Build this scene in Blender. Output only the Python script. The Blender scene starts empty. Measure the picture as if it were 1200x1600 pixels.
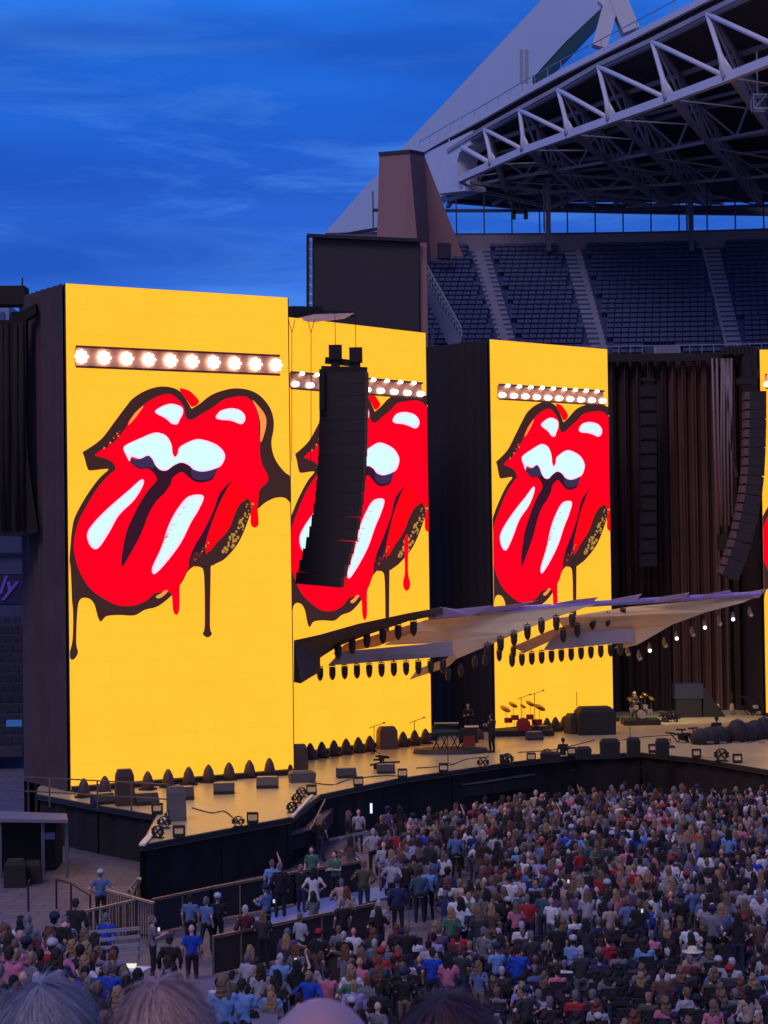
import bpy, bmesh, math, random
import numpy as np
from mathutils import Vector, Matrix
from mathutils import noise as mnoise
from mathutils.geometry import tessellate_polygon
random.seed(7)
S = bpy.context.scene
COL = S.collection
R = math.radians
# ------------------------------------------------------------------ camera, sky, light, exposure
F, EYE = 3070.0, 12.0                       # focal length in photo pixels, eye height in metres
CM = Matrix.Translation((0, 0, EYE)) @ Matrix.Rotation(R(90 + 1.19), 4, 'X') @ Matrix.Rotation(R(-0.8), 4, 'Z')
cd = bpy.data.cameras.new('camera'); cam = bpy.data.objects.new('camera', cd); COL.objects.link(cam)
cam.matrix_world = CM
cd.sensor_fit = 'VERTICAL'; cd.sensor_height = 36.0; cd.lens = 36.0 * F / 1600.0
cd.clip_start = 0.1; cd.clip_end = 5000
S.camera = cam
cd.dof.use_dof = True; cd.dof.focus_distance = 95; cd.dof.aperture_fstop = 15.0
S.view_settings.view_transform = 'Standard'; S.view_settings.look = 'None'
S.view_settings.exposure = 0.0; S.view_settings.gamma = 1.0
S.render.engine = 'CYCLES'
S.cycles.use_denoising = True
S.cycles.max_bounces = 6; S.cycles.diffuse_bounces = 3; S.cycles.glossy_bounces = 3
S.cycles.caustics_reflective = False; S.cycles.caustics_refractive = False
S.cycles.sample_clamp_indirect = 4.0

def lin(c):
    return tuple(((x / 255) / 12.92 if x / 255 <= 0.04045 else ((x / 255 + 0.055) / 1.055) ** 2.4) for x in c)

w = bpy.data.worlds.new('World'); S.world = w; w.use_nodes = True
nt = w.node_tree; nt.nodes.clear()
def N(t, **k):
    n = nt.nodes.new(t)
    for a, b in k.items(): setattr(n, a, b)
    return n
def L(a, b): nt.links.new(a, b)
out = N('ShaderNodeOutputWorld'); bg = N('ShaderNodeBackground'); L(bg.outputs[0], out.inputs[0])
tc = N('ShaderNodeTexCoord'); sep = N('ShaderNodeSeparateXYZ'); L(tc.outputs['Generated'], sep.inputs[0])
elev = N('ShaderNodeValToRGB')                                    # the dusk sky's blue by elevation
L(sep.outputs['Z'], elev.inputs[0])
e = elev.color_ramp; e.elements[0].position = 0.0; e.elements[0].color = (*lin((78, 136, 222)), 1)
e.elements[1].position = 0.8; e.elements[1].color = (*lin((24, 70, 176)), 1)
for p, c in ((0.10, (68, 132, 226)), (0.14, (48, 108, 216)), (0.185, (28, 84, 190)), (0.225, (28, 98, 208)), (0.27, (36, 120, 234))):
    q = e.elements.new(p); q.color = (*lin(c), 1)
mp = N('ShaderNodeMapping'); mp.inputs['Scale'].default_value = (4.5, 4.5, 30); mp.inputs['Rotation'].default_value = (0, R(-3), 0)
L(tc.outputs['Generated'], mp.inputs[0])
n1 = N('ShaderNodeTexNoise'); n1.inputs['Scale'].default_value = 1.4; n1.inputs['Detail'].default_value = 7; n1.inputs['Roughness'].default_value = 0.6
n1.inputs['Distortion'].default_value = 0.7
L(mp.outputs[0], n1.inputs[0])
cr = N('ShaderNodeValToRGB'); L(n1.outputs['Fac'], cr.inputs[0])
cr.color_ramp.elements[0].position = 0.47; cr.color_ramp.elements[0].color = (0, 0, 0, 1)
cr.color_ramp.elements[1].position = 0.78; cr.color_ramp.elements[1].color = (1, 1, 1, 1)
mx = N('ShaderNodeMix', data_type='RGBA'); L(cr.outputs[0], mx.inputs['Factor']); L(elev.outputs[0], mx.inputs['A'])
mx.inputs['B'].default_value = (*lin((72, 134, 226)), 1)
n2 = N('ShaderNodeTexNoise'); n2.inputs['Scale'].default_value = 0.8; n2.inputs['Detail'].default_value = 4
mp2 = N('ShaderNodeMapping'); mp2.inputs['Scale'].default_value = (3, 3, 16); mp2.inputs['Location'].default_value = (3.3, 1, 2)
L(tc.outputs['Generated'], mp2.inputs[0]); L(mp2.outputs[0], n2.inputs[0])
cr2 = N('ShaderNodeValToRGB'); L(n2.outputs['Fac'], cr2.inputs[0])
cr2.color_ramp.elements[0].position = 0.42; cr2.color_ramp.elements[0].color = (0.0, 0.0, 0.0, 1)
cr2.color_ramp.elements[1].position = 0.62; cr2.color_ramp.elements[1].color = (0.75, 0.75, 0.75, 1)
mx2 = N('ShaderNodeMix', data_type='RGBA'); L(cr2.outputs[0], mx2.inputs['Factor']); L(mx.outputs['Result'], mx2.inputs['A'])
mx2.inputs['B'].default_value = (*lin((16, 70, 170)), 1)
# the western half of the sky, behind the camera, still holds a pale violet afterglow
mr = N('ShaderNodeMapRange'); mr.inputs['From Min'].default_value = 0.25; mr.inputs['From Max'].default_value = -0.75
L(sep.outputs['Y'], mr.inputs['Value'])
mx3 = N('ShaderNodeMix', data_type='RGBA'); L(mr.outputs[0], mx3.inputs['Factor']); L(mx2.outputs['Result'], mx3.inputs['A'])
mx3.inputs['B'].default_value = (0.145, 0.165, 0.37, 1)
sky = N('ShaderNodeTexSky', sky_type='NISHITA'); sky.sun_disc = False; sky.sun_elevation = R(1.0); sky.sun_rotation = R(200)
add = N('ShaderNodeMix', data_type='RGBA', blend_type='ADD'); add.inputs['Factor'].default_value = 0.003
L(mx3.outputs['Result'], add.inputs['A']); L(sky.outputs[0], add.inputs['B'])
L(add.outputs['Result'], bg.inputs['Color']); bg.inputs['Strength'].default_value = 1.14
sl = bpy.data.lights.new('sun', 'SUN'); so = bpy.data.objects.new('sun', sl); COL.objects.link(so)
sl.energy = 0.95; sl.angle = R(25); sl.color = (1.0, 0.78, 0.9)
so.rotation_euler = (R(38), 0, R(-28))

# ------------------------------------------------------------------ measuring helpers
def P(px, py, Y):
    d = CM.to_3x3() @ Vector((px - 600, 800 - py, -F)); t = Y / d.y
    return Vector((d.x * t, Y, EYE + d.z * t))
def G(px, py, z):
    d = CM.to_3x3() @ Vector((px - 600, 800 - py, -F)); t = (z - EYE) / d.z
    return Vector((d.x * t, d.y * t, z))
CI = CM.inverted()
def proj(v):
    q = CI @ Vector(v); return 600 - F * q.x / q.z, 800 + F * q.y / q.z
V = Vector
# ------------------------------------------------------------------ materials
_m = {}
def mat(name, c, rough=0.7, metal=0.0, var=0.18, scale=3.0, bump=0.0, spec=0.5):
    if name in _m: return _m[name]
    m = bpy.data.materials.new(name); m.use_nodes = True; t = m.node_tree
    b = t.nodes['Principled BSDF']; c = lin(c)
    b.inputs['Roughness'].default_value = rough; b.inputs['Metallic'].default_value = metal
    b.inputs['Specular IOR Level'].default_value = spec
    tcn = t.nodes.new('ShaderNodeTexCoord'); nz = t.nodes.new('ShaderNodeTexNoise'); nz.inputs['Scale'].default_value = scale
    nz.inputs['Detail'].default_value = 5
    t.links.new(tcn.outputs['Object'], nz.inputs[0])
    mxx = t.nodes.new('ShaderNodeMix'); mxx.data_type = 'RGBA'
    mxx.inputs['A'].default_value = (*[x * (1 - var) for x in c], 1); mxx.inputs['B'].default_value = (*[min(1, x * (1 + var)) for x in c], 1)
    t.links.new(nz.outputs['Fac'], mxx.inputs['Factor']); t.links.new(mxx.outputs['Result'], b.inputs['Base Color'])
    if bump:
        bp = t.nodes.new('ShaderNodeBump'); bp.inputs['Strength'].default_value = bump; bp.inputs['Distance'].default_value = 0.02
        t.links.new(nz.outputs['Fac'], bp.inputs['Height']); t.links.new(bp.outputs[0], b.inputs['Normal'])
    _m[name] = m; return m
def sailmat(name, c, tl=0.5):
    if name in _m: return _m[name]
    m = mat(name, c, 0.8, var=0.12, scale=.6); t = m.node_tree; b = t.nodes['Principled BSDF']; o = t.nodes['Material Output']
    tr = t.nodes.new('ShaderNodeBsdfTranslucent'); tr.inputs[0].default_value = (*lin(c), 1); mx_ = t.nodes.new('ShaderNodeMixShader'); mx_.inputs[0].default_value = tl
    t.links.new(b.outputs[0], mx_.inputs[1]); t.links.new(tr.outputs[0], mx_.inputs[2]); t.links.new(mx_.outputs[0], o.inputs[0]); return m
def em(name, c, s=1.0, var=0.0, boost=1.0):
    if name in _m: return _m[name]
    m = bpy.data.materials.new(name); m.use_nodes = True; t = m.node_tree; t.nodes.clear()
    o = t.nodes.new('ShaderNodeOutputMaterial'); e_ = t.nodes.new('ShaderNodeEmission'); t.links.new(e_.outputs[0], o.inputs[0])
    c = lin(c); c = (c[0] * boost, c[1], c[2]); e_.inputs['Color'].default_value = (*c, 1); e_.inputs['Strength'].default_value = s
    if var:
        tcn = t.nodes.new('ShaderNodeTexCoord'); nz = t.nodes.new('ShaderNodeTexNoise'); nz.inputs['Scale'].default_value = 0.35; nz.inputs['Detail'].default_value = 6
        t.links.new(tcn.outputs['Object'], nz.inputs[0])
        mxx = t.nodes.new('ShaderNodeMix'); mxx.data_type = 'RGBA'
        mxx.inputs['A'].default_value = (c[0], c[1] * (1 - var), c[2] * (1 - 2 * var), 1); mxx.inputs['B'].default_value = (c[0], min(1, c[1] * (1 + var)), c[2] * (1 + 4 * var), 1)
        t.links.new(nz.outputs['Fac'], mxx.inputs['Factor']); t.links.new(mxx.outputs['Result'], e_.inputs['Color'])
    _m[name] = m; return m
def seam(m):
    t = m.node_tree; e_ = [n for n in t.nodes if n.type == 'EMISSION'][0]; src = e_.inputs['Color'].links[0].from_socket
    tcn = t.nodes.new('ShaderNodeTexCoord'); sp_ = t.nodes.new('ShaderNodeSeparateXYZ'); cb_ = t.nodes.new('ShaderNodeCombineXYZ'); t.links.new(tcn.outputs['Generated'], sp_.inputs[0])
    t.links.new(sp_.outputs['X'], cb_.inputs['X']); t.links.new(sp_.outputs['Z'], cb_.inputs['Y']); b_ = t.nodes.new('ShaderNodeTexBrick'); b_.offset = 0
    t.links.new(cb_.outputs[0], b_.inputs['Vector']); b_.inputs['Scale'].default_value = 1; b_.inputs['Brick Width'].default_value = .0909; b_.inputs['Row Height'].default_value = .05; b_.inputs['Mortar Size'].default_value = .0008
    b_.inputs['Color1'].default_value = (1, 1, 1, 1); b_.inputs['Color2'].default_value = (.982, .985, .97, 1); b_.inputs['Mortar'].default_value = (.93, .93, .88, 1)
    mx_ = t.nodes.new('ShaderNodeMix'); mx_.data_type = 'RGBA'; mx_.blend_type = 'MULTIPLY'; mx_.inputs['Factor'].default_value = 1; t.links.new(src, mx_.inputs['A']); t.links.new(b_.outputs['Color'], mx_.inputs['B']); t.links.new(mx_.outputs['Result'], e_.inputs['Color'])
    return m
BLACK = mat('black_matt', (30, 27, 28), 0.75)
BLACKM = mat('black_metal', (38, 36, 40), 0.45, 0.3)
DARK = mat('dark_fabric', (36, 31, 34), 0.95)
STEEL = mat('grey_steel', (112, 112, 122), 0.45, 0.6)
ALU = mat('pale_aluminium', (168, 168, 176), 0.4, 0.7)
WHITEP = mat('white_paint', (214, 216, 226), 0.5, var=0.06, scale=0.6)
LAMPW = em('lamp_white', (255, 246, 228), 5.0)
# ------------------------------------------------------------------ mesh builder
class MB:
    def __init__(s): s.v = []; s.f = []; s.m = []
    def add(s, vs, fs, mi=0):
        o = len(s.v); s.v += [tuple(x) for x in vs]; s.f += [tuple(i + o for i in f) for f in fs]; s.m += [mi] * len(fs)
    def box(s, c, d, rz=0.0, mi=0, M=None):
        x, y, z = d[0] / 2, d[1] / 2, d[2] / 2
        vs = [V((a * x, b * y, k * z)) for k in (-1, 1) for a, b in ((-1, -1), (1, -1), (1, 1), (-1, 1))]
        A = M if M is not None else Matrix.Rotation(rz, 3, 'Z')
        s.add([A @ q + V(c) for q in vs], [(3, 2, 1, 0), (4, 5, 6, 7), (0, 1, 5, 4), (1, 2, 6, 5), (2, 3, 7, 6), (3, 0, 4, 7)], mi); return s
    def bar(s, a, b, w, h=None, mi=0):
        a, b = V(a), V(b); h = h or w; d = (b - a)
        if d.length < 1e-5: return s
        d.normalize(); u = V((0, 0, 1)) if abs(d.z) < 0.95 else V((0, 1, 0))
        sd = d.cross(u).normalized(); up = sd.cross(d)
        q = [(-1, -1), (1, -1), (1, 1), (-1, 1)]
        vs = [a + sd * i * w / 2 + up * j * h / 2 for i, j in q] + [b + sd * i * w / 2 + up * j * h / 2 for i, j in q]
        s.add(vs, [(3, 2, 1, 0), (4, 5, 6, 7), (0, 1, 5, 4), (1, 2, 6, 5), (2, 3, 7, 6), (3, 0, 4, 7)], mi); return s
    def loft(s, pts, rad, n=8, mi=0, side=None):
        pts = [V(p) for p in pts]; vs = []
        for i, p in enumerate(pts):
            d = (pts[min(i + 1, len(pts) - 1)] - pts[max(i - 1, 0)]).normalized()
            u = V(side) if side else (V((0, 1, 0)) if abs(d.y) < 0.8 else V((1, 0, 0)))
            sx = (u - d * u.dot(d)).normalized(); sy = d.cross(sx)
            r = rad[i] if isinstance(rad, (list, tuple)) else rad
            rx, ry = r if isinstance(r, (list, tuple)) else (r, r)
            for k in range(n):
                a = 2 * math.pi * k / n; vs.append(p + sx * math.cos(a) * rx + sy * math.sin(a) * ry)
        fs = [(i * n + k, i * n + (k + 1) % n, (i + 1) * n + (k + 1) % n, (i + 1) * n + k) for i in range(len(pts) - 1) for k in range(n)]
        fs += [tuple(range(n))[::-1], tuple((len(pts) - 1) * n + k for k in range(n))]
        s.add(vs, fs, mi); return s
    def prism(s, pts, off, mi=0):
        pts = [V(p) for p in pts]; n = len(pts); off = V(off)
        tri = tessellate_polygon([pts])
        s.add(pts + [p + off for p in pts], [tuple(t) for t in tri] + [tuple(i + n for i in t)[::-1] for t in tri] + [(i, i + n, (i + 1) % n + n, (i + 1) % n) for i in range(n)], mi); return s
    def ell(s, c, r, n=12, k=8, mi=0):
        vs = []; c = V(c)
        for i in range(1, k):
            t = math.pi * i / k
            for j in range(n):
                a = 2 * math.pi * j / n; vs.append(c + V((r[0] * math.sin(t) * math.cos(a), r[1] * math.sin(t) * math.sin(a), r[2] * math.cos(t))))
        vs += [c + V((0, 0, r[2])), c - V((0, 0, r[2]))]; T, B = len(vs) - 2, len(vs) - 1
        fs = [(i * n + j, (i + 1) * n + j, (i + 1) * n + (j + 1) % n, i * n + (j + 1) % n) for i in range(k - 2) for j in range(n)]
        fs += [(T, j, (j + 1) % n) for j in range(n)] + [(B, (k - 2) * n + (j + 1) % n, (k - 2) * n + j) for j in range(n)]
        s.add(vs, fs, mi); return s
    def mesh(s, name, mats, smooth=False):
        me = bpy.data.meshes.new(name); me.from_pydata(s.v, [], s.f)
        for m in (mats if isinstance(mats, (list, tuple)) else [mats]): me.materials.append(m)
        me.polygons.foreach_set('material_index', s.m)
        if smooth: me.polygons.foreach_set('use_smooth', [True] * len(s.f))
        me.update(); return me
def link(name, me, parent=None):
    o = bpy.data.objects.new(name, me); COL.objects.link(o)
    if parent is not None:
        o.parent = parent; r = parent
        off = V((0, 0, 0)) if not r.get('_o') else V(r['_o'])
        if parent.parent is None and parent.type == 'EMPTY': o.matrix_parent_inverse = Matrix.Translation(-off)
    return o
def part(name, mb, mats, parent, smooth=False, label=None):
    o = link(name, mb.mesh(name, mats, smooth), parent)
    if label: o['label'] = label
    return o
def tag(o, label, cat, group=None):
    o['label'] = label; o['category'] = cat
    if group: o['group'] = group
    return o
def thing(name, label, cat, loc=(0, 0, 0), group=None):
    o = bpy.data.objects.new(name, None); COL.objects.link(o); o.empty_display_size = 0.2
    o.location = V(loc); o['_o'] = [float(x) for x in loc]
    return tag(o, label, cat, group)
KIDS = {}
def copy_tree(o, loc, rz=0.0, label=None, group=None, scale=None):
    if o not in KIDS: KIDS[o] = [c for c in bpy.data.objects if c.parent == o]
    c = o.copy(); COL.objects.link(c); c.location = V(loc); c.rotation_euler = (0, 0, rz)
    if scale: c.scale = scale if isinstance(scale, tuple) else (scale,) * 3
    if label: c['label'] = label
    if group: c['group'] = group
    for k in KIDS[o]:
        d = k.copy(); COL.objects.link(d); d.parent = c
        if k not in KIDS: KIDS[k] = [x for x in bpy.data.objects if x.parent == k]
        for g in KIDS[k]:
            h = g.copy(); COL.objects.link(h); h.parent = d
    return c
def struct(name, mb, mats):
    o = link(name, mb.mesh(name, mats)); o['kind'] = 'structure'; return o
ORD = ['first', 'second', 'third', 'fourth', 'fifth', 'sixth', 'seventh', 'eighth', 'ninth', 'tenth', 'eleventh', 'twelfth', 'thirteenth', 'fourteenth', 'fifteenth', 'sixteenth']
def first_or_copy(proto, used, loc, rz=0.0, label=None, scale=None):
    if proto not in used:
        used.add(proto); KIDS[proto] = [c for c in bpy.data.objects if c.parent == proto]
        proto.location = V(loc); proto.rotation_euler = (0, 0, rz)
        if label: proto['label'] = label
        if scale: proto.scale = (scale,) * 3
        return proto
    return copy_tree(proto, loc, rz, label, None, scale)
USED = set()
def truss(mb, a, b, w=0.5, t=0.06, step=1.0, mi=0):
    a, b = V(a), V(b); d = (b - a); n = max(1, round(d.length / step)); u = d.normalized()
    up = V((0, 0, 1)) if abs(u.z) < 0.9 else V((0, 1, 0)); sd = u.cross(up).normalized(); up = sd.cross(u)
    cs = [sd * i * w / 2 + up * j * w / 2 for i, j in ((-1, -1), (1, -1), (1, 1), (-1, 1))]
    for c in cs: mb.bar(a + c, b + c, t, mi=mi)
    for k in range(n):
        p, q = a + d * k / n, a + d * (k + 1) / n
        for j in range(4):
            c1, c2 = cs[j], cs[(j + 1) % 4]
            mb.bar(p + c1, q + c2, t * 0.6, mi=mi)
            mb.bar(p + c1, p + c2, t * 0.6, mi=mi)
# ================================================================== GROUND
gm = bpy.data.materials.new('floor_plates'); gm.use_nodes = True; t = gm.node_tree; b = t.nodes['Principled BSDF']
b.inputs['Roughness'].default_value = 0.6
tcn = t.nodes.new('ShaderNodeTexCoord'); br = t.nodes.new('ShaderNodeTexBrick'); br.inputs['Scale'].default_value = 0.4
br.inputs['Color1'].default_value = (*lin((126, 114, 122)), 1); br.inputs['Color2'].default_value = (*lin((112, 102, 112)), 1); br.inputs['Mortar'].default_value = (*lin((72, 68, 78)), 1)
br.inputs['Mortar Size'].default_value = 0.012
nz = t.nodes.new('ShaderNodeTexNoise'); nz.inputs['Scale'].default_value = 0.6; nz.inputs['Detail'].default_value = 8
mu = t.nodes.new('ShaderNodeMix'); mu.data_type = 'RGBA'; mu.blend_type = 'MULTIPLY'; mu.inputs['Factor'].default_value = 0.55
t.links.new(tcn.outputs['Object'], br.inputs[0]); t.links.new(tcn.outputs['Object'], nz.inputs[0])
t.links.new(br.outputs[0], mu.inputs['A']); t.links.new(nz.outputs['Fac'], mu.inputs['B']); t.links.new(mu.outputs['Result'], b.inputs['Base Color'])
g = MB(); g.add([(-600, -200, 0), (600, -200, 0), (600, 1200, 0), (-600, 1200, 0)], [(0, 1, 2, 3)]); struct('ground', g, gm)

# ================================================================== STADIUM: upper stand
CONC = mat('concrete', (128, 122, 138), 0.85, var=0.2, scale=0.5, bump=0.2)
CONCD = mat('dark_concrete', (60, 56, 72), 0.85, var=0.2, scale=0.5)
SEATM = mat('blue_plastic', (48, 60, 106), 0.5, var=0.12, scale=2)
CX, CY, R0 = 16.0, 30.0, 100.0
NR, RUN, RISE, Z0 = 25, 0.72, 0.424, 24.35
def SP(th, r, z): a = R(th); return V((CX + math.sin(a) * r, CY + math.cos(a) * r, z))
st = thing('upper_stand', 'dark blue upper seating stand with pale stair aisles under the roof', 'stadium stand', SP(2, R0, 0))
mb = MB(); TH = [(-9.5 + 0.75 * i) for i in range(38)]
for r in range(NR):
    ra, rb, z = R0 + r * RUN, R0 + (r + 1) * RUN, Z0 + r * RISE
    for i in range(len(TH) - 1):
        t0, t1 = TH[i], TH[i + 1]
        mb.add([SP(t0, ra, z - RISE), SP(t1, ra, z - RISE), SP(t1, ra, z), SP(t0, ra, z), SP(t1, rb, z), SP(t0, rb, z)], [(0, 1, 2, 3), (3, 2, 4, 5)])
part('terrace', mb, mat('terrace_blue', (56, 66, 114), .85), st)
mb = MB()
for i in range(len(TH) - 1):                                       # parapet at the foot and wall at the back, slab below
    t0, t1 = TH[i], TH[i + 1]
    for ra, rb, z0, z1 in ((R0 - 1.3, R0 - 1.15, Z0 - 1.6, Z0 + 0.35), (R0 - 1.3, R0 + 19, Z0 - 2.2, Z0 - 1.6), (R0 + NR * RUN, R0 + NR * RUN + 0.4, Z0 - 1.6, Z0 + NR * RISE + 0.9)):
        q = [SP(t0, ra, z0), SP(t1, ra, z0), SP(t1, rb, z0), SP(t0, rb, z0), SP(t0, ra, z1), SP(t1, ra, z1), SP(t1, rb, z1), SP(t0, rb, z1)]
        mb.add(q, [(3, 2, 1, 0), (4, 5, 6, 7), (0, 1, 5, 4), (2, 3, 7, 6)])
part('parapet', mb, CONC, st)
mb = MB()                                                          # stand's lower mass, down to the ground
for th in (-8, -3, 2, 7, 12):
    mb.bar(SP(th, R0 + 5, 0), SP(th, R0 + 5, Z0 - 2.2), 1.2)
part('column', mb, CONCD, st)
AIS = [-4.15, -0.75, 4.3, 9.4]
STAIRM = mat('aisle_concrete', (132, 134, 152), 0.8, var=0.15, scale=1.2)
for a in AIS:
    mb = MB(); hw = 0.32
    for r in range(NR * 2 - 1):
        ra = R0 + r * RUN / 2; z = Z0 + r * RISE / 2 - RISE / 2 + 0.24
        q = [SP(a - hw, ra, z), SP(a + hw, ra, z), SP(a + hw, ra + RUN / 2 + 0.02, z), SP(a - hw, ra + RUN / 2 + 0.02, z)]
        q += [p - V((0, 0, RISE + 0.12)) for p in q]
        mb.add(q, [(0, 1, 2, 3), (4, 5, 1, 0), (7, 4, 0, 3), (5, 6, 2, 1)])
    part('aisle_stairs', mb, STAIRM, st)
mb = MB()
for k in range(0, 44):
    th = -7.0 + 0.45 * k; p = SP(th, R0 - 1.2, Z0 + 0.35); mb.bar(p, p + V((0, 0, 0.65)), 0.04)
for k in range(0, 43): mb.bar(SP(-7 + 0.45 * k, R0 - 1.2, Z0 + 1.0), SP(-7 + 0.45 * (k + 1), R0 - 1.2, Z0 + 1.0), 0.05)
part('railing', mb, ALU, st)
mb = MB(); p = SP(1.6, R0 - 1.0, Z0 + 0.55); mb.box(p, (1.7, 0.3, 0.9)); mb.box(p + V((0, -0.2, 0)), (1.4, 0.12, 0.6), mi=1)
part('vomitory_box', mb, [ALU, CONC], st)
# seats
def seat_mb(mb, th, r):
    z = Z0 + r * RISE; c = SP(th, R0 + r * RUN + 0.42, z); A = Matrix.Rotation(-R(th), 3, 'Z')
    for cc, d, rx in (((0, -0.02, 0.40), (0.47, 0.36, 0.05), 0), ((0, 0.17, 0.53), (0.45, 0.05, 0.27), R(-12)), ((0, 0.05, 0.2), (0.06, 0.2, 0.38), 0)):
        mb.box(A @ V(cc) + c, d, M=A @ Matrix.Rotation(rx, 3, 'X'))
slots = []
for r in range(NR):
    th = -7.4 + 0.3 * ((r * 7) % 5) / 5
    while th < 12:
        if all(abs(th - a) > 0.47 for a in AIS) and not (r < 3 and abs(th - 1.6) < 0.6): slots.append((r, th))
        th += 0.52 / (R0 + r * RUN) * 57.3
vis = []
for r, th in slots:
    px, py = proj(SP(th, R0 + r * RUN + 0.4, Z0 + r * RISE + 0.6))
    hid = px > 1205 or px < 668 or (px < 664 + (py - 400) * 0.4)
    hid = hid or (765 < px < 952 and py > 529 + (px - 765) * 0.09)
    vis.append(hid)
ind = [i for i, (s_, h) in enumerate(zip(slots, vis)) if not h][:300]
inds = set(ind)
sm0 = MB(); z_ = Z0
# one seat mesh at the origin, copied
pm = MB()
for cc, d, rx in (((0, -0.02, 0.40), (0.47, 0.36, 0.05), 0), ((0, 0.17, 0.53), (0.45, 0.05, 0.27), R(-12)), ((0, 0.05, 0.2), (0.06, 0.2, 0.38), 0)):
    pm.box(V(cc), d, M=Matrix.Rotation(rx, 3, 'X'))
seat_me = pm.mesh('stadium_seat', SEATM)
ACUT = [-4.15, -0.75, 4.3]; BN = ['left of first stair aisle', 'between first and second aisle', 'between second and third aisle', 'right of third stair aisle']
TENS = {2: 'twenty', 3: 'thirty', 4: 'forty'}
def ordw(n):
    b_ = ORD + ['seventeenth', 'eighteenth', 'nineteenth', 'twentieth']
    if n <= 20: return b_[n - 1]
    t_, u_ = divmod(n, 10)
    return (TENS[t_] + '-' + ORD[u_ - 1]) if u_ else TENS[t_][:-1] + 'ieth'
scount = {}
for i in ind:
    r, th = slots[i]; bk2 = sum(th > a for a in ACUT); scount[(r, bk2)] = scount.get((r, bk2), 0) + 1
    o = bpy.data.objects.new('stadium_seat', seat_me); COL.objects.link(o); o.location = SP(th, R0 + r * RUN + 0.42, Z0 + r * RISE); o.rotation_euler = (0, 0, -R(th))
    tag(o, f'empty dark blue seat, {ordw(scount[(r, bk2)])} in {ordw(r + 1)} row, ' + BN[bk2], 'stadium seat', 'empty seats in the front rows of the upper stand')
rest = MB()
for i, (r, th) in enumerate(slots):
    if i not in inds: seat_mb(rest, th, r)
o = link('stadium_seats', rest.mesh('stadium_seats', SEATM)); o['kind'] = 'stuff'; o['label'] = 'rows of empty dark blue seats climbing the upper stand'; o['category'] = 'stadium seats'
# wind screen above the stand
ws = thing('wind_screen', 'row of slim posts and rails standing open to the sky above the upper stand', 'screen fence', SP(0, R0 + 19, Z0 + NR * RISE))
zt = Z0 + NR * RISE + 0.9
mb = MB()
for k in range(16):
    p = SP(-8 + 1.02 * k, R0 + 18.6, zt); mb.bar(p, p + V((0, 0, 3.4)), 0.10)
part('mullion', mb, mat('slate_paint', (52, 62, 92), 0.5), ws)
for hz, h in ((1.95, 0.22), (0.1, 0.25)):
    mb = MB()
    for k in range(15): mb.bar(SP(-8 + 1.02 * k, R0 + 18.6, zt + hz), SP(-8 + 1.02 * (k + 1), R0 + 18.6, zt + hz), 0.2, h)
    part('rail', mb, mat('slate_paint', (52, 62, 92), 0.5), ws)
for px in (857, 1080):
    o_ = V(P(px, 372, 146)); mb = MB(); mb.bar(o_ - V((0, 0, 1)), o_ + V((0, 0, 4.5)), 0.35); mb.bar(o_ + V((-0.3, 0, 0.5)), o_ + V((-0.3, 0, 4)), 0.12)
    tag(part('roof_post', mb, mat('post_grey', (84, 90, 112), 0.5), None), ('first' if px < 900 else 'second') + ' grey steel post between roof and upper stand', 'post', 'posts between stand and roof')
mb = MB(); c = P(812, 333, 145)
mb.box(c + V((-.45, 0, 0)), (0.3, 0.3, 0.9)); mb.box(c + V((.45, 0, 0)), (0.3, 0.3, 0.9)); mb.box(c + V((0, 0, 0.1)), (1.0, 0.3, 0.25)); mb.bar(c + V((0, 0, 0.2)), c + V((0, 0, 1.2)), 0.08)
tag(part('roof_speaker', mb, BLACK, None), 'small pair of black speakers hung under the far roof edge', 'speaker')

# ================================================================== concrete tower
TWR = mat('pink_brown_concrete', (152, 116, 116), 0.85, var=0.1, scale=0.3, bump=0.3)
tw = thing('concrete_tower', 'tapering pinkish brown concrete tower carrying the end of the roof', 'tower', (2, 143, 0))
mb = MB()
def hull(mb, a, b):                                                # quad loft between two outlines of equal length
    n = len(a); mb.add(list(a) + list(b), [(i, (i + 1) % n, n + (i + 1) % n, n + i) for i in range(n)] + [tuple(range(n))[::-1], tuple(range(n, 2 * n))])
a0 = [P(592.5, 243, 142), P(640, 239, 140.8), P(663, 243, 145.5), P(614, 247, 147)]
b0 = [P(584, 560, 142), P(668, 560, 140.8), P(786, 560, 145.5), P(676, 560, 150)]
b0 = [V((q.x, q.y, q.z)) for q in b0]
def down(p, q, z): t_ = (p.z - z) / (p.z - q.z); return p + (q - p) * t_
hull(mb, [down(p, q, 0) for p, q in zip(a0, b0)], a0)
part('shaft', mb, TWR, tw)
mb = MB(); c = sum(a0, V()) / 4; mb.prism([c + (p - c) * 1.03 + V((0, 0, 0.0)) for p in a0], (0, 0, 0.25)); part('cap', mb, CONCD, tw)
mb = MB(); c = P(694, 392, 142.4); mb.box(c, (0.9, 0.5, 1.1), rz=0.35); part('louvre_window', mb, CONCD, tw)

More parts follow.
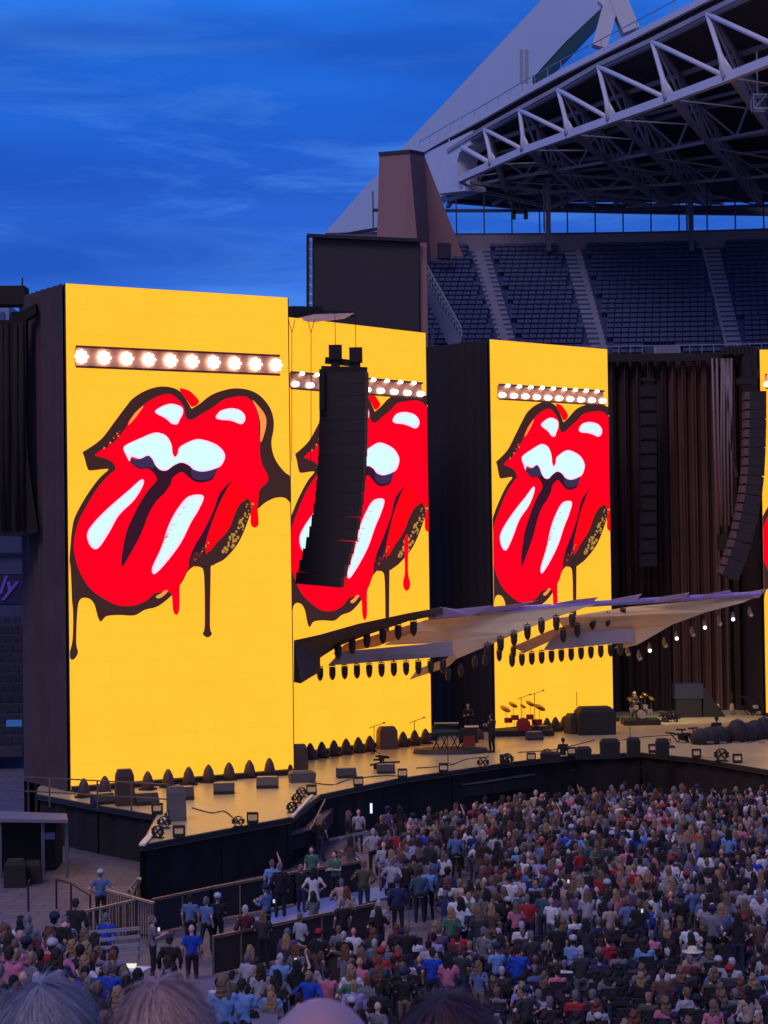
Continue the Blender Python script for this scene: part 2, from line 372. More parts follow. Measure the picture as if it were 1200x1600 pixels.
# ================================================================== roof
s_ax = V((15.9, -40)); A0 = V((5.6, 150))
def FR(px, py):
    k = (px - 600 + 0.014 * (py - 800)) / F; s = (A0.y * k - A0.x) / (s_ax.x - k * s_ax.y); return P(px, py, A0.y + s * s_ax.y)
rf = thing('stadium_roof', 'arched stadium roof with white truss edge and dark underside over the stand', 'roof', FR(900, 110))
bots = [(718, 280), (770, 257), (820, 235), (890, 210), (955, 187), (1045, 155), (1137, 121), (1236, 82), (1340, 40)]
tops = [(700, 238), (757, 202), (812, 172), (872, 140), (935, 104), (1019, 65), (1105, 22), (1200, -24), (1300, -75)]
edge = [(652, 241), (700, 213), (757, 182), (812, 150), (872, 117), (935, 85), (1019, 42), (1105, -2), (1200, -48), (1300, -98)]
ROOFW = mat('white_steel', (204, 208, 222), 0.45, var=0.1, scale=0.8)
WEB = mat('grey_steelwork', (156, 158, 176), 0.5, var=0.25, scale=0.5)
Bp = [FR(*p) for p in bots]; Tp = [FR(*p) for p in tops]; Ep = [FR(*p) for p in edge]
mb = MB()
for a, b_ in zip(Bp, Bp[1:]): mb.bar(a, b_, 0.42, 0.52)
part('lower_edge_beam', mb, ROOFW, rf)
mb = MB()
for a, b_ in zip(Tp, Tp[1:]): mb.bar(a + V((0.2, 0.1, 0)), b_ + V((0.2, 0.1, 0)), 0.35, 0.4)
part('top_chord', mb, WEB, rf)
mb = MB()
for a, b_ in zip(Ep, Ep[1:]):
    mb.bar(a, b_, 0.25, 0.42)
part('fascia', mb, ROOFW, rf)
mb = MB()
for a, b_ in zip(Ep, Ep[1:]):
    mb.bar(a + V((.2, 0, 1.0)), b_ + V((.2, 0, 1.0)), 0.05)
    for k in range(3): c = a.lerp(b_, k / 3) + V((.2, 0, 0)); mb.bar(c, c + V((0, 0, 1.0)), 0.05)
part('edge_railing', mb, ALU, rf)
for i in range(1, len(Tp) - 1):
    mb = MB(); mb.loft([Tp[i], Tp[i].lerp(Bp[i], 0.62), Bp[i]], [0.15, 0.17, 0.36], 8)
    mb.prism([Bp[i] + (Bp[i - 1] - Bp[i]).normalized() * 0.9, Bp[i] + (Bp[i + 1] - Bp[i]).normalized() * 0.9, Bp[i].lerp(Tp[i], 0.45)], (0.12, 0.3, 0))
    part('strut', mb, ROOFW, rf, True)
    mb = MB(); mb.loft([Tp[i], Bp[i + 1]], [0.16, 0.16], 8); part('diagonal', mb, ROOFW, rf, True)
mb = MB(); mb.loft([FR(722, 230), Bp[1]], [0.2, 0.2], 8); part('diagonal', mb, ROOFW, rf, True)
mb = MB(); mb.prism([FR(*p) for p in ((656, 243), (700, 222), (740, 203), (734, 214), (735, 226), (718, 238), (714, 252), (715, 283), (727, 292), (727, 298), (672, 304))], (1.6, 0.6, 0))
part('end_block', mb, ROOFW, rf)
# rear eave, transverse trusses and the dark deck
bk_px = [700, 800, 930, 1040, 1110, 1190, 1290, 1400, 1530]
BK = [P(x, 322, 160 - 2 * i) for i, x in enumerate(bk_px)]
EAVE = [P(x, y, 158 - 1 * i) for i, (x, y) in enumerate([(700, 310), (860, 324), (1050, 328), (1210, 330), (1400, 330), (1700, 330)])]
mb = MB()
for a, b_ in zip(EAVE, EAVE[1:]): mb.bar(a, b_, 0.6, 0.7)
part('rear_eave_beam', mb, mat('dark_steel', (70, 70, 92), 0.6), rf)
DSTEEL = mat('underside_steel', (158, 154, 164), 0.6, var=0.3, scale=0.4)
for i in range(9):
    a, b_ = Bp[i] + V((0.3, 0.2, 0)), BK[i]; ta = Tp[i] + V((0.3, 0.2, -0.1)); tb = BK[i] + V((0, 0, 0.9))
    mb = MB(); mb.bar(a, b_, 0.34); mb.bar(ta, tb, 0.26)
    n = 6
    for k in range(n):
        p0, p1 = a.lerp(b_, k / n), a.lerp(b_, (k + 1) / n); q0, q1 = ta.lerp(tb, k / n), ta.lerp(tb, (k + 1) / n)
        mb.bar(p1, q1, 0.14); mb.bar(q0, p1, 0.16)
    part('cross_truss', mb, DSTEEL, rf)
mb = MB()
for fr in (0.35, 0.7):
    for i in range(8):
        a, b_ = Bp[i].lerp(BK[i], fr), Bp[i + 1].lerp(BK[i + 1], fr); t0, t1 = Tp[i].lerp(BK[i] + V((0, 0, 0.9)), fr), Tp[i + 1].lerp(BK[i + 1] + V((0, 0, 0.9)), fr)
        mb.bar(a, b_, 0.2); mb.bar(t0, t1, 0.2); m_ = a.lerp(b_, .5); mb.bar(t0, m_, 0.12); mb.bar(t1, m_, 0.12)
for i in range(8):                                                  # horizontal bracing
    for k in range(5):
        f0, f1 = k / 5, (k + 1) / 5
        if k % 2 == 0: mb.bar(Bp[i].lerp(BK[i], f0), Bp[i + 1].lerp(BK[i + 1], f1), 0.09)
        t0, t1 = Tp[i].lerp(BK[i] + V((0, 0, 0.9)), f0), Tp[i + 1].lerp(BK[i + 1] + V((0, 0, 0.9)), f0); mb.bar(t0 + V((0, 0, .1)), t1 + V((0, 0, .1)), 0.2, 0.3)
part('bracing', mb, DSTEEL, rf)
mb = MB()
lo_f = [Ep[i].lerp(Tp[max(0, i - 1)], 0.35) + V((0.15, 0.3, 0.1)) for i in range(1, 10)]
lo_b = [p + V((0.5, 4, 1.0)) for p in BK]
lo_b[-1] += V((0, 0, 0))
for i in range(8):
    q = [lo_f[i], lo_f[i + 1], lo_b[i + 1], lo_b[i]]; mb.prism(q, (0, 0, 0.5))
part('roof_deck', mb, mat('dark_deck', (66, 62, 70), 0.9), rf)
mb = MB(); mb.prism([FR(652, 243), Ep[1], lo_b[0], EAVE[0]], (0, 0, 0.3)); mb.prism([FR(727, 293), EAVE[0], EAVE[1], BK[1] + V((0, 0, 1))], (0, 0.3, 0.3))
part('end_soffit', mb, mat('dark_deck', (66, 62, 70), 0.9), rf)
mb = MB()
for i, (x0, y0, x1, y1) in enumerate([(720, 290, 850, 322), (735, 285, 1060, 326), (745, 300, 700, 312), (850, 262, 770, 320), (960, 290, 855, 325), (900, 300, 1130, 318), (880, 330, 870, 245), (1070, 235, 960, 320), (1200, 240, 1030, 322), (980, 325, 1200, 300)]):
    mb.bar(P(x0, y0, 150), P(x1, y1, 156), 0.26)
part('soffit_brace', mb, DSTEEL, rf)
# small lattice lamp frame under the roof
lf = thing('roof_light_frame', 'small square lattice light frame hanging under the roof edge', 'light frame', FR(1170, 158))
mb = MB(); c = FR(1170, 158) + V((0.6, 0.5, 0)); truss(mb, c - V((0.3, 0, 0)), c + V((0.5, 0, 0)), 0.8, 0.09, 0.8); mb.bar(c + V((0, 0, 0.4)), c + V((0, 0, 3)), 0.08)
part('frame', mb, ALU, lf)

# ================================================================== white roof arch
ra = thing('roof_arch', 'huge white arch rising behind the roof with dark green underside', 'arch', (0, 178, 0))
YA = 178
mb = MB()
mb.prism([P(*p, YA) for p in ((508, 364), (560, 304), (622, 237), (700, 155), (775, 75), (845, 1), (905, -60), (1010, -160), (1090, -200), (1010, -80), (945, 4), (938, 14), (884, 65), (832, 122), (836, 180), (760, 260), (700, 300), (640, 340), (590, 362))], (0, 5, 0))
part('arch_cladding', mb, mat('arch_white', (176, 198, 236), 0.6, var=0.05, scale=0.15), ra)
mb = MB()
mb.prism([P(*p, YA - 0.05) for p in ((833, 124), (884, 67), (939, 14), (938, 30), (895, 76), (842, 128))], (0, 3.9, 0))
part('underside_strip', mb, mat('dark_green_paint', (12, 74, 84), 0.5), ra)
mb = MB()
for a, b_, ww in (((936, 75), (958, -6), 1.3), ((985, 50), (962, -6), 1.5), ((955, 16), (980, 14), 1.0), ((958, -6), (940, 10), 1.0)):
    mb.bar(P(*a, 172), P(*b_, 172), ww, ww)
part('roof_prop', mb, WHITEP, ra)
mb = MB()
for x in (815, 823): mb.bar(P(x, 130, 160), P(x, 78, 160), 0.28)
part('vent_pipe', mb, ALU, ra)
mb = MB(); mb.bar(P(506, 372, 170), P(594, 357, 170), 0.25); part('stay_cable', mb, BLACKM, ra)

# ================================================================== scoreboard
sb = thing('scoreboard', 'large switched-off scoreboard, dark back, in front of the concrete tower', 'scoreboard', (0, 125, 0))
mb = MB(); mb.prism([P(488, 371, 125), P(655, 378, 124), P(655, 540, 124), P(488, 520, 125)], (0.3, 2.2, 0)); part('panel', mb, mat('scoreboard_black', (44, 38, 46), 0.6, var=0.12, scale=0.4), sb)
mb = MB(); mb.bar(P(480, 368, 124.8), P(657, 376, 123.8), 0.3, 0.22); mb.bar(P(481, 368, 124.8), P(481, 500, 124.8), 0.18)
for k in range(9): mb.box(P(485.5, 382 + 14 * k, 124.9), (0.16, 0.2, 0.42), mi=1)
part('ladder_frame', mb, [BLACKM, ALU], sb)
mb = MB(); mb.bar(P(661, 380, 124.5), V((P(661, 520, 124.5).x, 124.5, 0)), 0.45); mb.bar(P(520, 520, 126), V((P(520, 520, 126).x, 126, 0)), 0.8); part('support_column', mb, TWR, sb)
# stair flight beside the scoreboard
sf = thing('stair_flight', 'pale steel stair flight slanting down beside the scoreboard', 'stairs', P(690, 470, 128))
mb = MB(); mb.prism([P(*p, 128) for p in ((657, 425), (668, 420), (721, 524), (719, 540), (701, 540), (657, 446))], (0.3, 1.6, 0)); part('flight', mb, mat('pale_blue_steel', (118, 124, 158), 0.6), sf)
mb = MB(); mb.bar(P(657, 396, 127.9), P(721, 512, 127.9), 0.08)
for k in range(16):
    f = k / 15; mb.bar(P(657 + 64 * f, 396 + 116 * f, 127.9), P(657 + 64 * f, 424 + 102 * f, 127.9), 0.05)
mb.bar(P(657, 409, 127.9), P(721, 520, 127.9), 0.05); part('handrail', mb, ALU, sf)
mb = MB(); mb.bar(P(675, 512, 126), P(675, 546, 126), 0.2); mb.box(P(676, 544, 126), (0.5, 0.4, 0.35)); tag(part('wall_lamp', mb, STEEL, None), 'grey wall lamp on a short pole under the stair flight', 'lamp')

# ================================================================== lower stand, far left
ls = thing('lower_stand', 'dim lower seating tiers seen past the left edge of the stage', 'stadium stand', (-24, 112, 0))
mb = MB(); x0, x1 = -40, P(34, 900, 112).x
for k in range(13):
    z = P(10, 1165 - 15 * k, 112).z; mb.box(((x0 + x1) / 2, 112 + k * 0.8, z - 0.3), (x1 - x0, 0.8, 0.6))
part('tier', mb, CONCD, ls)
mb = MB()
for k in range(13):
    z = P(10, 1165 - 15 * k, 112).z
    for j in range(24): mb.box((x1 - 0.3 - j * 0.6, 112 + k * 0.8, z + 0.28), (0.46, 0.12, 0.42))
o = part('seat_row', mb, mat('dim_seat', (32, 36, 62), .6), ls)
mb = MB()
for y, h, d in ((850, 26, 0), (885, 30, .3)): c = P(10, y, 113); mb.box(((x0 + x1) / 2, 124 + d, c.z), (x1 - x0, 1.5, h / 27.4))
c = P(10, 975, 113); mb.box(((x0 + x1) / 2, 124, c.z), (x1 - x0, 1, 1.6)); mb.box(((x0 + x1) / 2, 126, 10), (x1 - x0, 1, 20))
part('tier_front', mb, mat('lilac_concrete', (62, 68, 110), 0.8), ls)
rb = thing('ribbon_board', 'violet sign board with script lettering on the front of the far left stand', 'sign', P(10, 922, 111.5))
mb = MB(); a = P(-60, 922, 111.6); b_ = P(34, 922, 111.6); mb.box(((a.x + b_.x) / 2, 111.8, a.z), (b_.x - a.x, 0.3, 1.6)); part('board', mb, mat('violet_board', (34, 24, 76), 0.5), rb)
cu = bpy.data.curves.new('lettering', 'FONT'); cu.body = 'ly'; cu.size = 1.5; cu.shear = 0.35; cu.extrude = 0.02; cu.offset = 0.015
co = bpy.data.objects.new('lettering_c', cu); COL.objects.link(co); dg_ = bpy.context.evaluated_depsgraph_get()
fme = bpy.data.meshes.new_from_object(co.evaluated_get(dg_), depsgraph=dg_); bpy.data.objects.remove(co)
o = bpy.data.objects.new('lettering', fme); COL.objects.link(o); o.parent = rb; o.matrix_parent_inverse = Matrix.Translation(-V(rb['_o']))
o.location = P(-4, 928, 111.6) + V((0, -0.02, 0)); o.rotation_euler = (R(90), 0, 0); fme.materials.clear(); fme.materials.append(em('lettering_violet', (84, 66, 170), 0.5))
mb = MB(); c = P(22, 1130, 108); mb.box(c, (0.8, 0.3, 0.35)); tag(part('blue_monitor', mb, em('blue_glow', (50, 96, 170), 0.7), None), 'small glowing blue monitor by the lower stand on the far left', 'monitor')
cb = thing('concourse_tower', 'pale blue glazed block of the stadium at the far upper left edge', 'building', P(5, 490, 135))
mb = MB(); a = P(-60, 478, 135); b_ = P(14, 510, 135); mb.box(((a.x + b_.x) / 2, 137, (a.z + 8) / 2), (b_.x - a.x, 4, a.z - 8)); part('wall', mb, mat('hazy_blue_panel', (128, 146, 186), 0.6), cb)
mb = MB(); mb.box(((a.x + b_.x) / 2, 134.9, a.z - .8), (b_.x - a.x - .6, 0.1, 0.7)); part('window', mb, mat('blue_glass', (70, 100, 150), 0.2), cb)

# ================================================================== STAGE
DZ = 2.0
deckM = bpy.data.materials.new('deck_gloss'); deckM.use_nodes = True; t = deckM.node_tree; b = t.nodes['Principled BSDF']
tcn = t.nodes.new('ShaderNodeTexCoord'); nz = t.nodes.new('ShaderNodeTexNoise'); nz.inputs['Scale'].default_value = 0.35; nz.inputs['Detail'].default_value = 8
rr = t.nodes.new('ShaderNodeMapRange'); rr.inputs['To Min'].default_value = 0.22; rr.inputs['To Max'].default_value = 0.42; b.inputs['IOR'].default_value = 1.9
mm = t.nodes.new('ShaderNodeMix'); mm.data_type = 'RGBA'; mm.inputs['A'].default_value = (*lin((186, 168, 120)), 1); mm.inputs['B'].default_value = (*lin((208, 190, 142)), 1)
bk_ = t.nodes.new('ShaderNodeTexBrick'); bk_.inputs['Scale'].default_value = 0.42; bk_.inputs['Mortar Size'].default_value = 0.004; bk_.inputs['Color1'].default_value = (1, 1, 1, 1); bk_.inputs['Color2'].default_value = (.93, .93, .93, 1); bk_.inputs['Mortar'].default_value = (.6, .6, .6, 1)
m2 = t.nodes.new('ShaderNodeMix'); m2.data_type = 'RGBA'; m2.blend_type = 'MULTIPLY'; m2.inputs['Factor'].default_value = 1
t.links.new(tcn.outputs['Object'], nz.inputs[0]); t.links.new(tcn.outputs['Object'], bk_.inputs[0]); t.links.new(nz.outputs['Fac'], rr.inputs['Value']); t.links.new(rr.outputs[0], b.inputs['Roughness'])
t.links.new(nz.outputs['Fac'], mm.inputs['Factor']); t.links.new(mm.outputs['Result'], m2.inputs['A']); t.links.new(bk_.outputs[0], m2.inputs['B']); t.links.new(m2.outputs['Result'], b.inputs['Base Color'])
stg = thing('stage', 'wide concert stage with glossy deck and black skirt, angled catwalk at left', 'stage', (4, 95, 0))
FE = [(58, 1240), (150, 1257), (246, 1273), (222, 1319), (350, 1295), (455, 1276), (500, 1241), (620, 1216), (710, 1203), (800, 1190), (900, 1179), (1000, 1175), (1090, 1184), (1200, 1202), (1300, 1222)]
FW = [G(x, y, DZ) for x, y in FE]
BKW = [V((40, 95, DZ)), V((34, 128, DZ)), V((-6, 130, DZ)), V((-15.5, 92, DZ)), V((-15.2, 85.5, DZ))]
mb = MB(); mb.prism(FW + BKW, (0, 0, -0.25)); part('deck', mb, deckM, stg)
mb = MB()
PW = FW + BKW
cen = V((8, 105, 0))
for a, b_ in zip(PW, PW[1:] + PW[:1]):
    d = (b_ - a).normalized(); nrm = V((d.y, -d.x, 0)) * 0.12
    ia, ib = a - nrm, b_ - nrm
    n = max(2, int((b_ - a).length / 0.5)); prev = None
    for k in range(n + 1):
        q = ia.lerp(ib, k / n) + nrm * (0.5 * math.sin(k * 2.3)); q.z = DZ - 0.25
        if prev is not None: mb.add([prev, q, V((q.x, q.y, 0)), V((prev.x, prev.y, 0))], [(0, 1, 2, 3)])
        prev = q
part('skirt', mb, mat('skirt_black', (26, 22, 22), 0.9), stg)
mb = MB()
for a, b_ in zip(FW, FW[1:]): mb.bar(a + V((0, -.03, -0.12)), b_ + V((0, -.03, -0.12)), 0.1, 0.2)
part('edge_trim', mb, mat('edge_black', (40, 34, 32), 0.5), stg)
# lower ledge in front of the stage
mb = MB(); LE = [G(x, y, 1.25) for x, y in ((232, 1338), (350, 1320), (455, 1302), (486, 1294), (520, 1254), (640, 1235), (760, 1220), (860, 1205), (960, 1196), (1040, 1198), (1120, 1208), (1210, 1222))]
for a, b_ in zip(LE, LE[1:]): mb.bar(a, b_, 0.5, 0.08, mi=0); mb.bar(a - V((0, 0.0, 0.35)), b_ - V((0, 0.0, 0.35)), 0.46, 0.5, mi=1)
part('front_ledge', mb, [mat('ledge_grey', (98, 86, 84), 0.45), BLACK], stg)
# white edge strip of the catwalk
for a_, b_, w2 in (((222, 1320), (268, 1268), .22), ((457, 1276), (488, 1243), .12)): mb = MB(); mb.bar(G(*a_, DZ + .06), G(*b_, DZ + .06), w2, .08); part('edge_strip', mb, mat('pale_strip', (230, 220, 200), 0.4), stg)
# steps beside the catwalk
ss = thing('stage_steps', 'short steps with pale treads between catwalk and main stage', 'steps', G(480, 1262, 0))
for i, (x, y) in enumerate(((482, 1277), (486, 1266), (491, 1255), (499, 1244))):
    mb = MB(); c = G(x, y, 0.9 + .3 * i); mb.box(c, (0.55, 0.3, 0.08), rz=R(30)); mb.box(c - V((0, 0, .4)), (0.6, 0.32, 0.7), rz=R(30), mi=1)
    part('tread', mb, [mat('tread_pale', (214, 204, 190), 0.5), BLACK], ss)
mb = MB(); mb.bar(G(485, 1296, 1.3), G(508, 1250, 1.9), 0.06); mb.bar(G(485, 1296, 1.3), G(455, 1301, 1.3), 0.06); part('handrail', mb, STEEL, ss)

# ================================================================== SCREEN TOWERS
ZB, ZT = 2.05, 23.75
def basePt(px, d): return V(((px) / F * d, d, 0))
towers = [  # bottom left (x,y), bottom right (x,y) in plan
    ((-13.52, 84.1), (-4.28, 89.8)), ((-4.62, 97.2), (2.36, 105.1)), ((6.0, 108.7), (13.22, 115.0)), ((22.45, 116.5), (32.6, 117.0))]
YEL = em('led_yellow', (255, 199, 50), 1.0, var=0.05, boost=1.3); seam(YEL)
PM = [YEL, em('led_brown', (62, 38, 40), 1.0), em('led_red', (255, 0, 34), 1.0), em('led_orange_red', (255, 4, 22), 1.0), em('led_plum', (54, 24, 44), 1.0), em('led_ice', (216, 255, 254), 1.0),
      em('led_pink_white', (250, 222, 255), 1.0), em('led_slit', (255, 150, 72), 1.0), em('led_speckle', (186, 140, 60), 1.0), em('led_slate', (62, 46, 84), 1.0)]
LOGO = [  # (material, smooth, outline in photo pixels on the first screen)
 (1, 1, [(129,706),(133,704),(158,686),(178,660),(196,636),(208,622),(228,610),(250,604),(270,606),(284,614),(293,628),(299,638),(302,637),(313,630),(327,619),(342,612),(363,607),(383,608),(400,614),(413,625),(423,640),(427.5,657),(427,673),(424,690),(426,707),(433,723),(445,738),(453,745),(456,768),(455,786),(445,778),(430,778),(415,785),(403,795),(396,800),(391,800),(386,816),(372,848),(352,872),(338,879),(330,884),(329,900),(328,977),(331,990),(324,996),(316.5,990),(319.6,977),(318.6,900),(313,886),(305,884),(293,893),(286,907),(275,922),(262,936),(245,948),(226,953),(210,961.5),(185,961),(166,963),(158,971),(153,965),(147,944),(138,935),(126,936),(121,952),(119,1003),(121.6,1020),(114,1031),(108,1024),(113,1000),(114,960),(112,936),(109,900),(108,880),(110,850),(112,830),(116,810),(128,786),(142,764),(156,746),(169,734),(162,733),(144,735),(137,733),(132,716)]),
 (3, 1, [(280,608),(292,609),(301,615),(311,628),(300,636),(292,626)]),
 (2, 1, [(148,711),(160,702),(170,698),(186,682),(198,666),(202,656),(218,638),(234,626),(250,618),(266,616),(278,624),(287,636),(289,648),(293,655),(302,655),(313,648),(333,636),(348,625),(363,621),(377,619),(388,622),(397,633),(402,647),(404,660),(404,677),(406,690),(406,710),(410,727),(418,743),(418,752),(412,758),(405,767),(403,777),(402,793),(403.5,812),(403,821),(397,824.5),(391.5,819),(391,803),(388,788),(385,780),(376,786),(367,802),(362,816),(353,833),(337,848),(324,860),(322,880),(300,884),(302,854),(296,882),(286,904),(280.5,917),(280,952),(275,961),(270,953),(268,930),(262,925),(242,927),(229,938),(210,946),(185,946),(163,936),(141,920),(125,895),(117,870),(115,851),(118.5,828.5),(125,809),(140,782),(154,760),(170,742),(180,733),(177,724),(169,718),(156,714)]),
 (3, 1, [(366,748),(380,770),(386,779),(376,786),(367,802),(358,825),(340,846),(326,862),(322,850),(330,824),(340,792),(356,762)]),
 (3, 1, [(387,780),(403,770),(402,793),(403.5,812),(403,821),(397,824.5),(391.5,819),(391,803)]),
 (4, 1, [(201,713),(210,718),(220,716),(230,711),(236,716),(242,724),(250,733),(260,733),(270,727),(282,722),(295,727),(302,733),(317,736),(330,734),(340,729),(336,741),(330,750),(315,754),(303,752),(290,742),(283,737.5),(270,746),(266,757),(256,771),(244,783),(232,803),(220,834),(205,862),(191,885),(190,868),(197,832),(209,804),(220,783),(232,765),(244,751),(241,741),(230,732),(218,733),(206,725),(200,718)]),
 (9, 1, [(201,713),(210,718),(220,716),(230,711),(236,716),(242,724),(238,732),(230,730),(218,731),(206,724)]),
 (9, 1, [(300,733),(317,736),(330,734),(340,729),(336,740),(326,748),(312,750),(300,745)]),
 (4, 1, [(366,748),(344,769),(332,800),(316,832),(302,856),(294,882),(305,884),(313,886),(326,884),(322,870),(320,852),(328,824),(340,792),(356,760)]),
 (1, 1, [(386,779),(392,794),(386,816),(372,848),(352,872),(338,880),(328,884),(300,884),(296,880),(304,862),(322,866),(342,850),(356,836),(366,812),(376,790)]),
 (6, 1, [(192,700),(200,693),(218,685),(234,678),(246,676),(259,681),(267,694),(269,708),(273,714),(277,708),(279,700),(287,694),(305,686.5),(320,688),(336,694),(346,702),(351,713),(346,726),(337,732),(317,737),(302,734),(294,727),(282,723),(270,728),(260,735),(250,734.5),(242,727),(237,717),(230,712),(218,717),(205,714),(202,721),(196,711)]),
 (5, 1, [(194,701),(201,695),(219,687),(234,681),(246,679),(257,683),(265,695),(267,709),(272,718),(279,710),(281,702),(288,696),(305,689),(319,691),(334,697),(343,704),(348,713),(343,724),(335,729),(317,734),(304,731),(297,724),(282,721),(270,726),(260,732),(251,732),(244,725),(239,715),(230,709.5),(218,714),(206,711),(199,709)]),
 (6, 1, [(241,644),(252,635),(264,631),(274,632),(284,637),(285,646),(280,656),(276,663),(267,662),(258,654)]),
 (5, 1, [(245,644),(253,637),(264,633.5),(274,635),(281,639),(282,646),(277,655),(274,659),(268,658),(260,651)]),
 (6, 1, [(336,652),(342,643),(352,639),(363,638),(375,641.5),(382,650),(381,659),(375,663),(367,660),(357,657),(343,656)]),
 (5, 1, [(340,651),(345,645),(353,641.5),(363,641),(374,644),(379,651),(377,657),(373,659),(366,656),(357,653.5),(345,653)]),
 (6, 1, [(220,749),(223,757),(209,781),(185,805),(169,833),(152,857),(140,853),(135,834),(147,815),(171,791),(199,767)]),
 (5, 1, [(218,753),(219,758),(206,780),(182,803),(166,830),(150,853),(142,850),(138,835),(150,817),(173,794),(201,769)]),
 (6, 1, [(295,775),(317,775),(309,797),(297,817),(281,849),(257,881),(240,897),(237,886),(251,855),(263,819),(279,791)]),
 (5, 1, [(299,778),(313,778),(306,796),(294,816),(278,847),(255,877),(242,892),(241,886),(254,856),(266,821),(282,793)]),
 (7, 1, [(393,625),(403,635),(412,647),(415,658),(413,673),(407,691),(405,683),(405,660),(400,640)]),
 (7, 1, [(199,663),(209,646),(223,634),(214,648),(203,661)]),
 (7, 1, [(242,932),(250,927),(257,922),(261,924),(253,932),(246,935)]),
 (0, 1, [(105,882),(108,880),(109.5,900),(111,940),(111,1000),(108,1015),(105,1015)]),
]
rs = random.Random(3)
for _ in range(70):
    f = rs.random(); cx = 386 - 46 * f ** 1.2; cy = 785 + 92 * f; cx += rs.uniform(-7, 5) + 4; cy += rs.uniform(-3, 3); r_ = rs.uniform(.8, 2.0) * (0.7 + f)
    if f > .85: continue
    LOGO.append((8, 0, [(cx + r_ * math.cos(a) * 1.0, cy + r_ * math.sin(a) * 1.3) for a in (0, 1.2, 2.6, 3.9, 5.1)]))
for _ in range(26):
    cx = 186 - rs.uniform(0, 26); cy = 678 + (186 - cx) * 0.9 + rs.uniform(-5, 3); r_ = rs.uniform(.5, 1.4)
    LOGO.append((rs.choice((7, 1, 2)), 0, [(cx + r_ * math.cos(a), cy + r_ * math.sin(a)) for a in (0, 1.2, 2.6, 3.9, 5.1)]))
for _ in range(36):
    f = rs.random(); cx = 300 + 26 * f; cy = 874 - 26 * f + rs.uniform(-5, 5); r_ = rs.uniform(.5, 1.5)
    LOGO.append((rs.choice((3, 1, 8, 1)), 0, [(cx + r_ * math.cos(a), cy + r_ * math.sin(a)) for a in (0, 1.2, 2.6, 3.9, 5.1)]))
for _ in range(16):                                                 # dry-brush bristles on the highlights and lower rim
    f = rs.random(); cx = 300 - 60 * f - 13; cy = 790 + 100 * f; LOGO.append((2, 0, [(cx - 2, cy), (cx + 5 * rs.random() + 2, cy - 1.2), (cx - 1.5, cy + 1.2)]))
def catmull(p, n=4):
    o = []
    for i in range(len(p)):
        a, b, c, d = [V(p[(i + k) % len(p)]) for k in (-1, 0, 1, 2)]
        for k in range(n):
            t = k / n; o.append(0.5 * ((2 * b) + (c - a) * t + (2 * a - 5 * b + 4 * c - d) * t * t + (3 * b - a - 3 * c + d) * t ** 3))
    return o
def clip(poly, lo, hi, ax):
    for s, lim in ((1, lo), (-1, -hi)):
        res = []
        for i in range(len(poly)):
            a, b = poly[i - 1], poly[i]; ia, ib = s * a[ax] >= lim, s * b[ax] >= lim
            if ia != ib:
                t = (lim * s - a[ax]) / (b[ax] - a[ax]); res.append(a.lerp(b, t))
            if ib: res.append(b)
        poly = res
        if not poly: return []
    return poly
def tower_frame(k):
    (ax, ay), (bx, by) = towers[k]; a = V((ax, ay, ZB)); u = V((bx - ax, by - ay, 0)); w_ = u.length; u.normalize(); n = V((u.y, -u.x, 0)); return a, u, n, w_
def uv1(px, py):
    a, u, n, w_ = tower_frame(0); d = CM.to_3x3() @ V((px - 600, 800 - py, -F)); o_ = V((0, 0, EYE))
    t = (a - o_).dot(n) / d.dot(n); q = o_ + d * t - a; return V((q.dot(u) / w_, 1 - q.z / (ZT - ZB)))
TITLES = ['tall yellow screen tower at far left showing red lips and tongue', 'yellow screen tower partly hidden behind the nearest one and the black speaker array', 'yellow screen tower between black side walls with drums at its foot', 'sliver of a yellow screen tower at the right picture edge']
CURT = mat('brown_drape', (74, 60, 62), 0.95, var=0.25, scale=0.8)
SIDE = mat('side_drape', (76, 62, 68), 0.95, var=0.3, scale=0.6)
TROOT = []
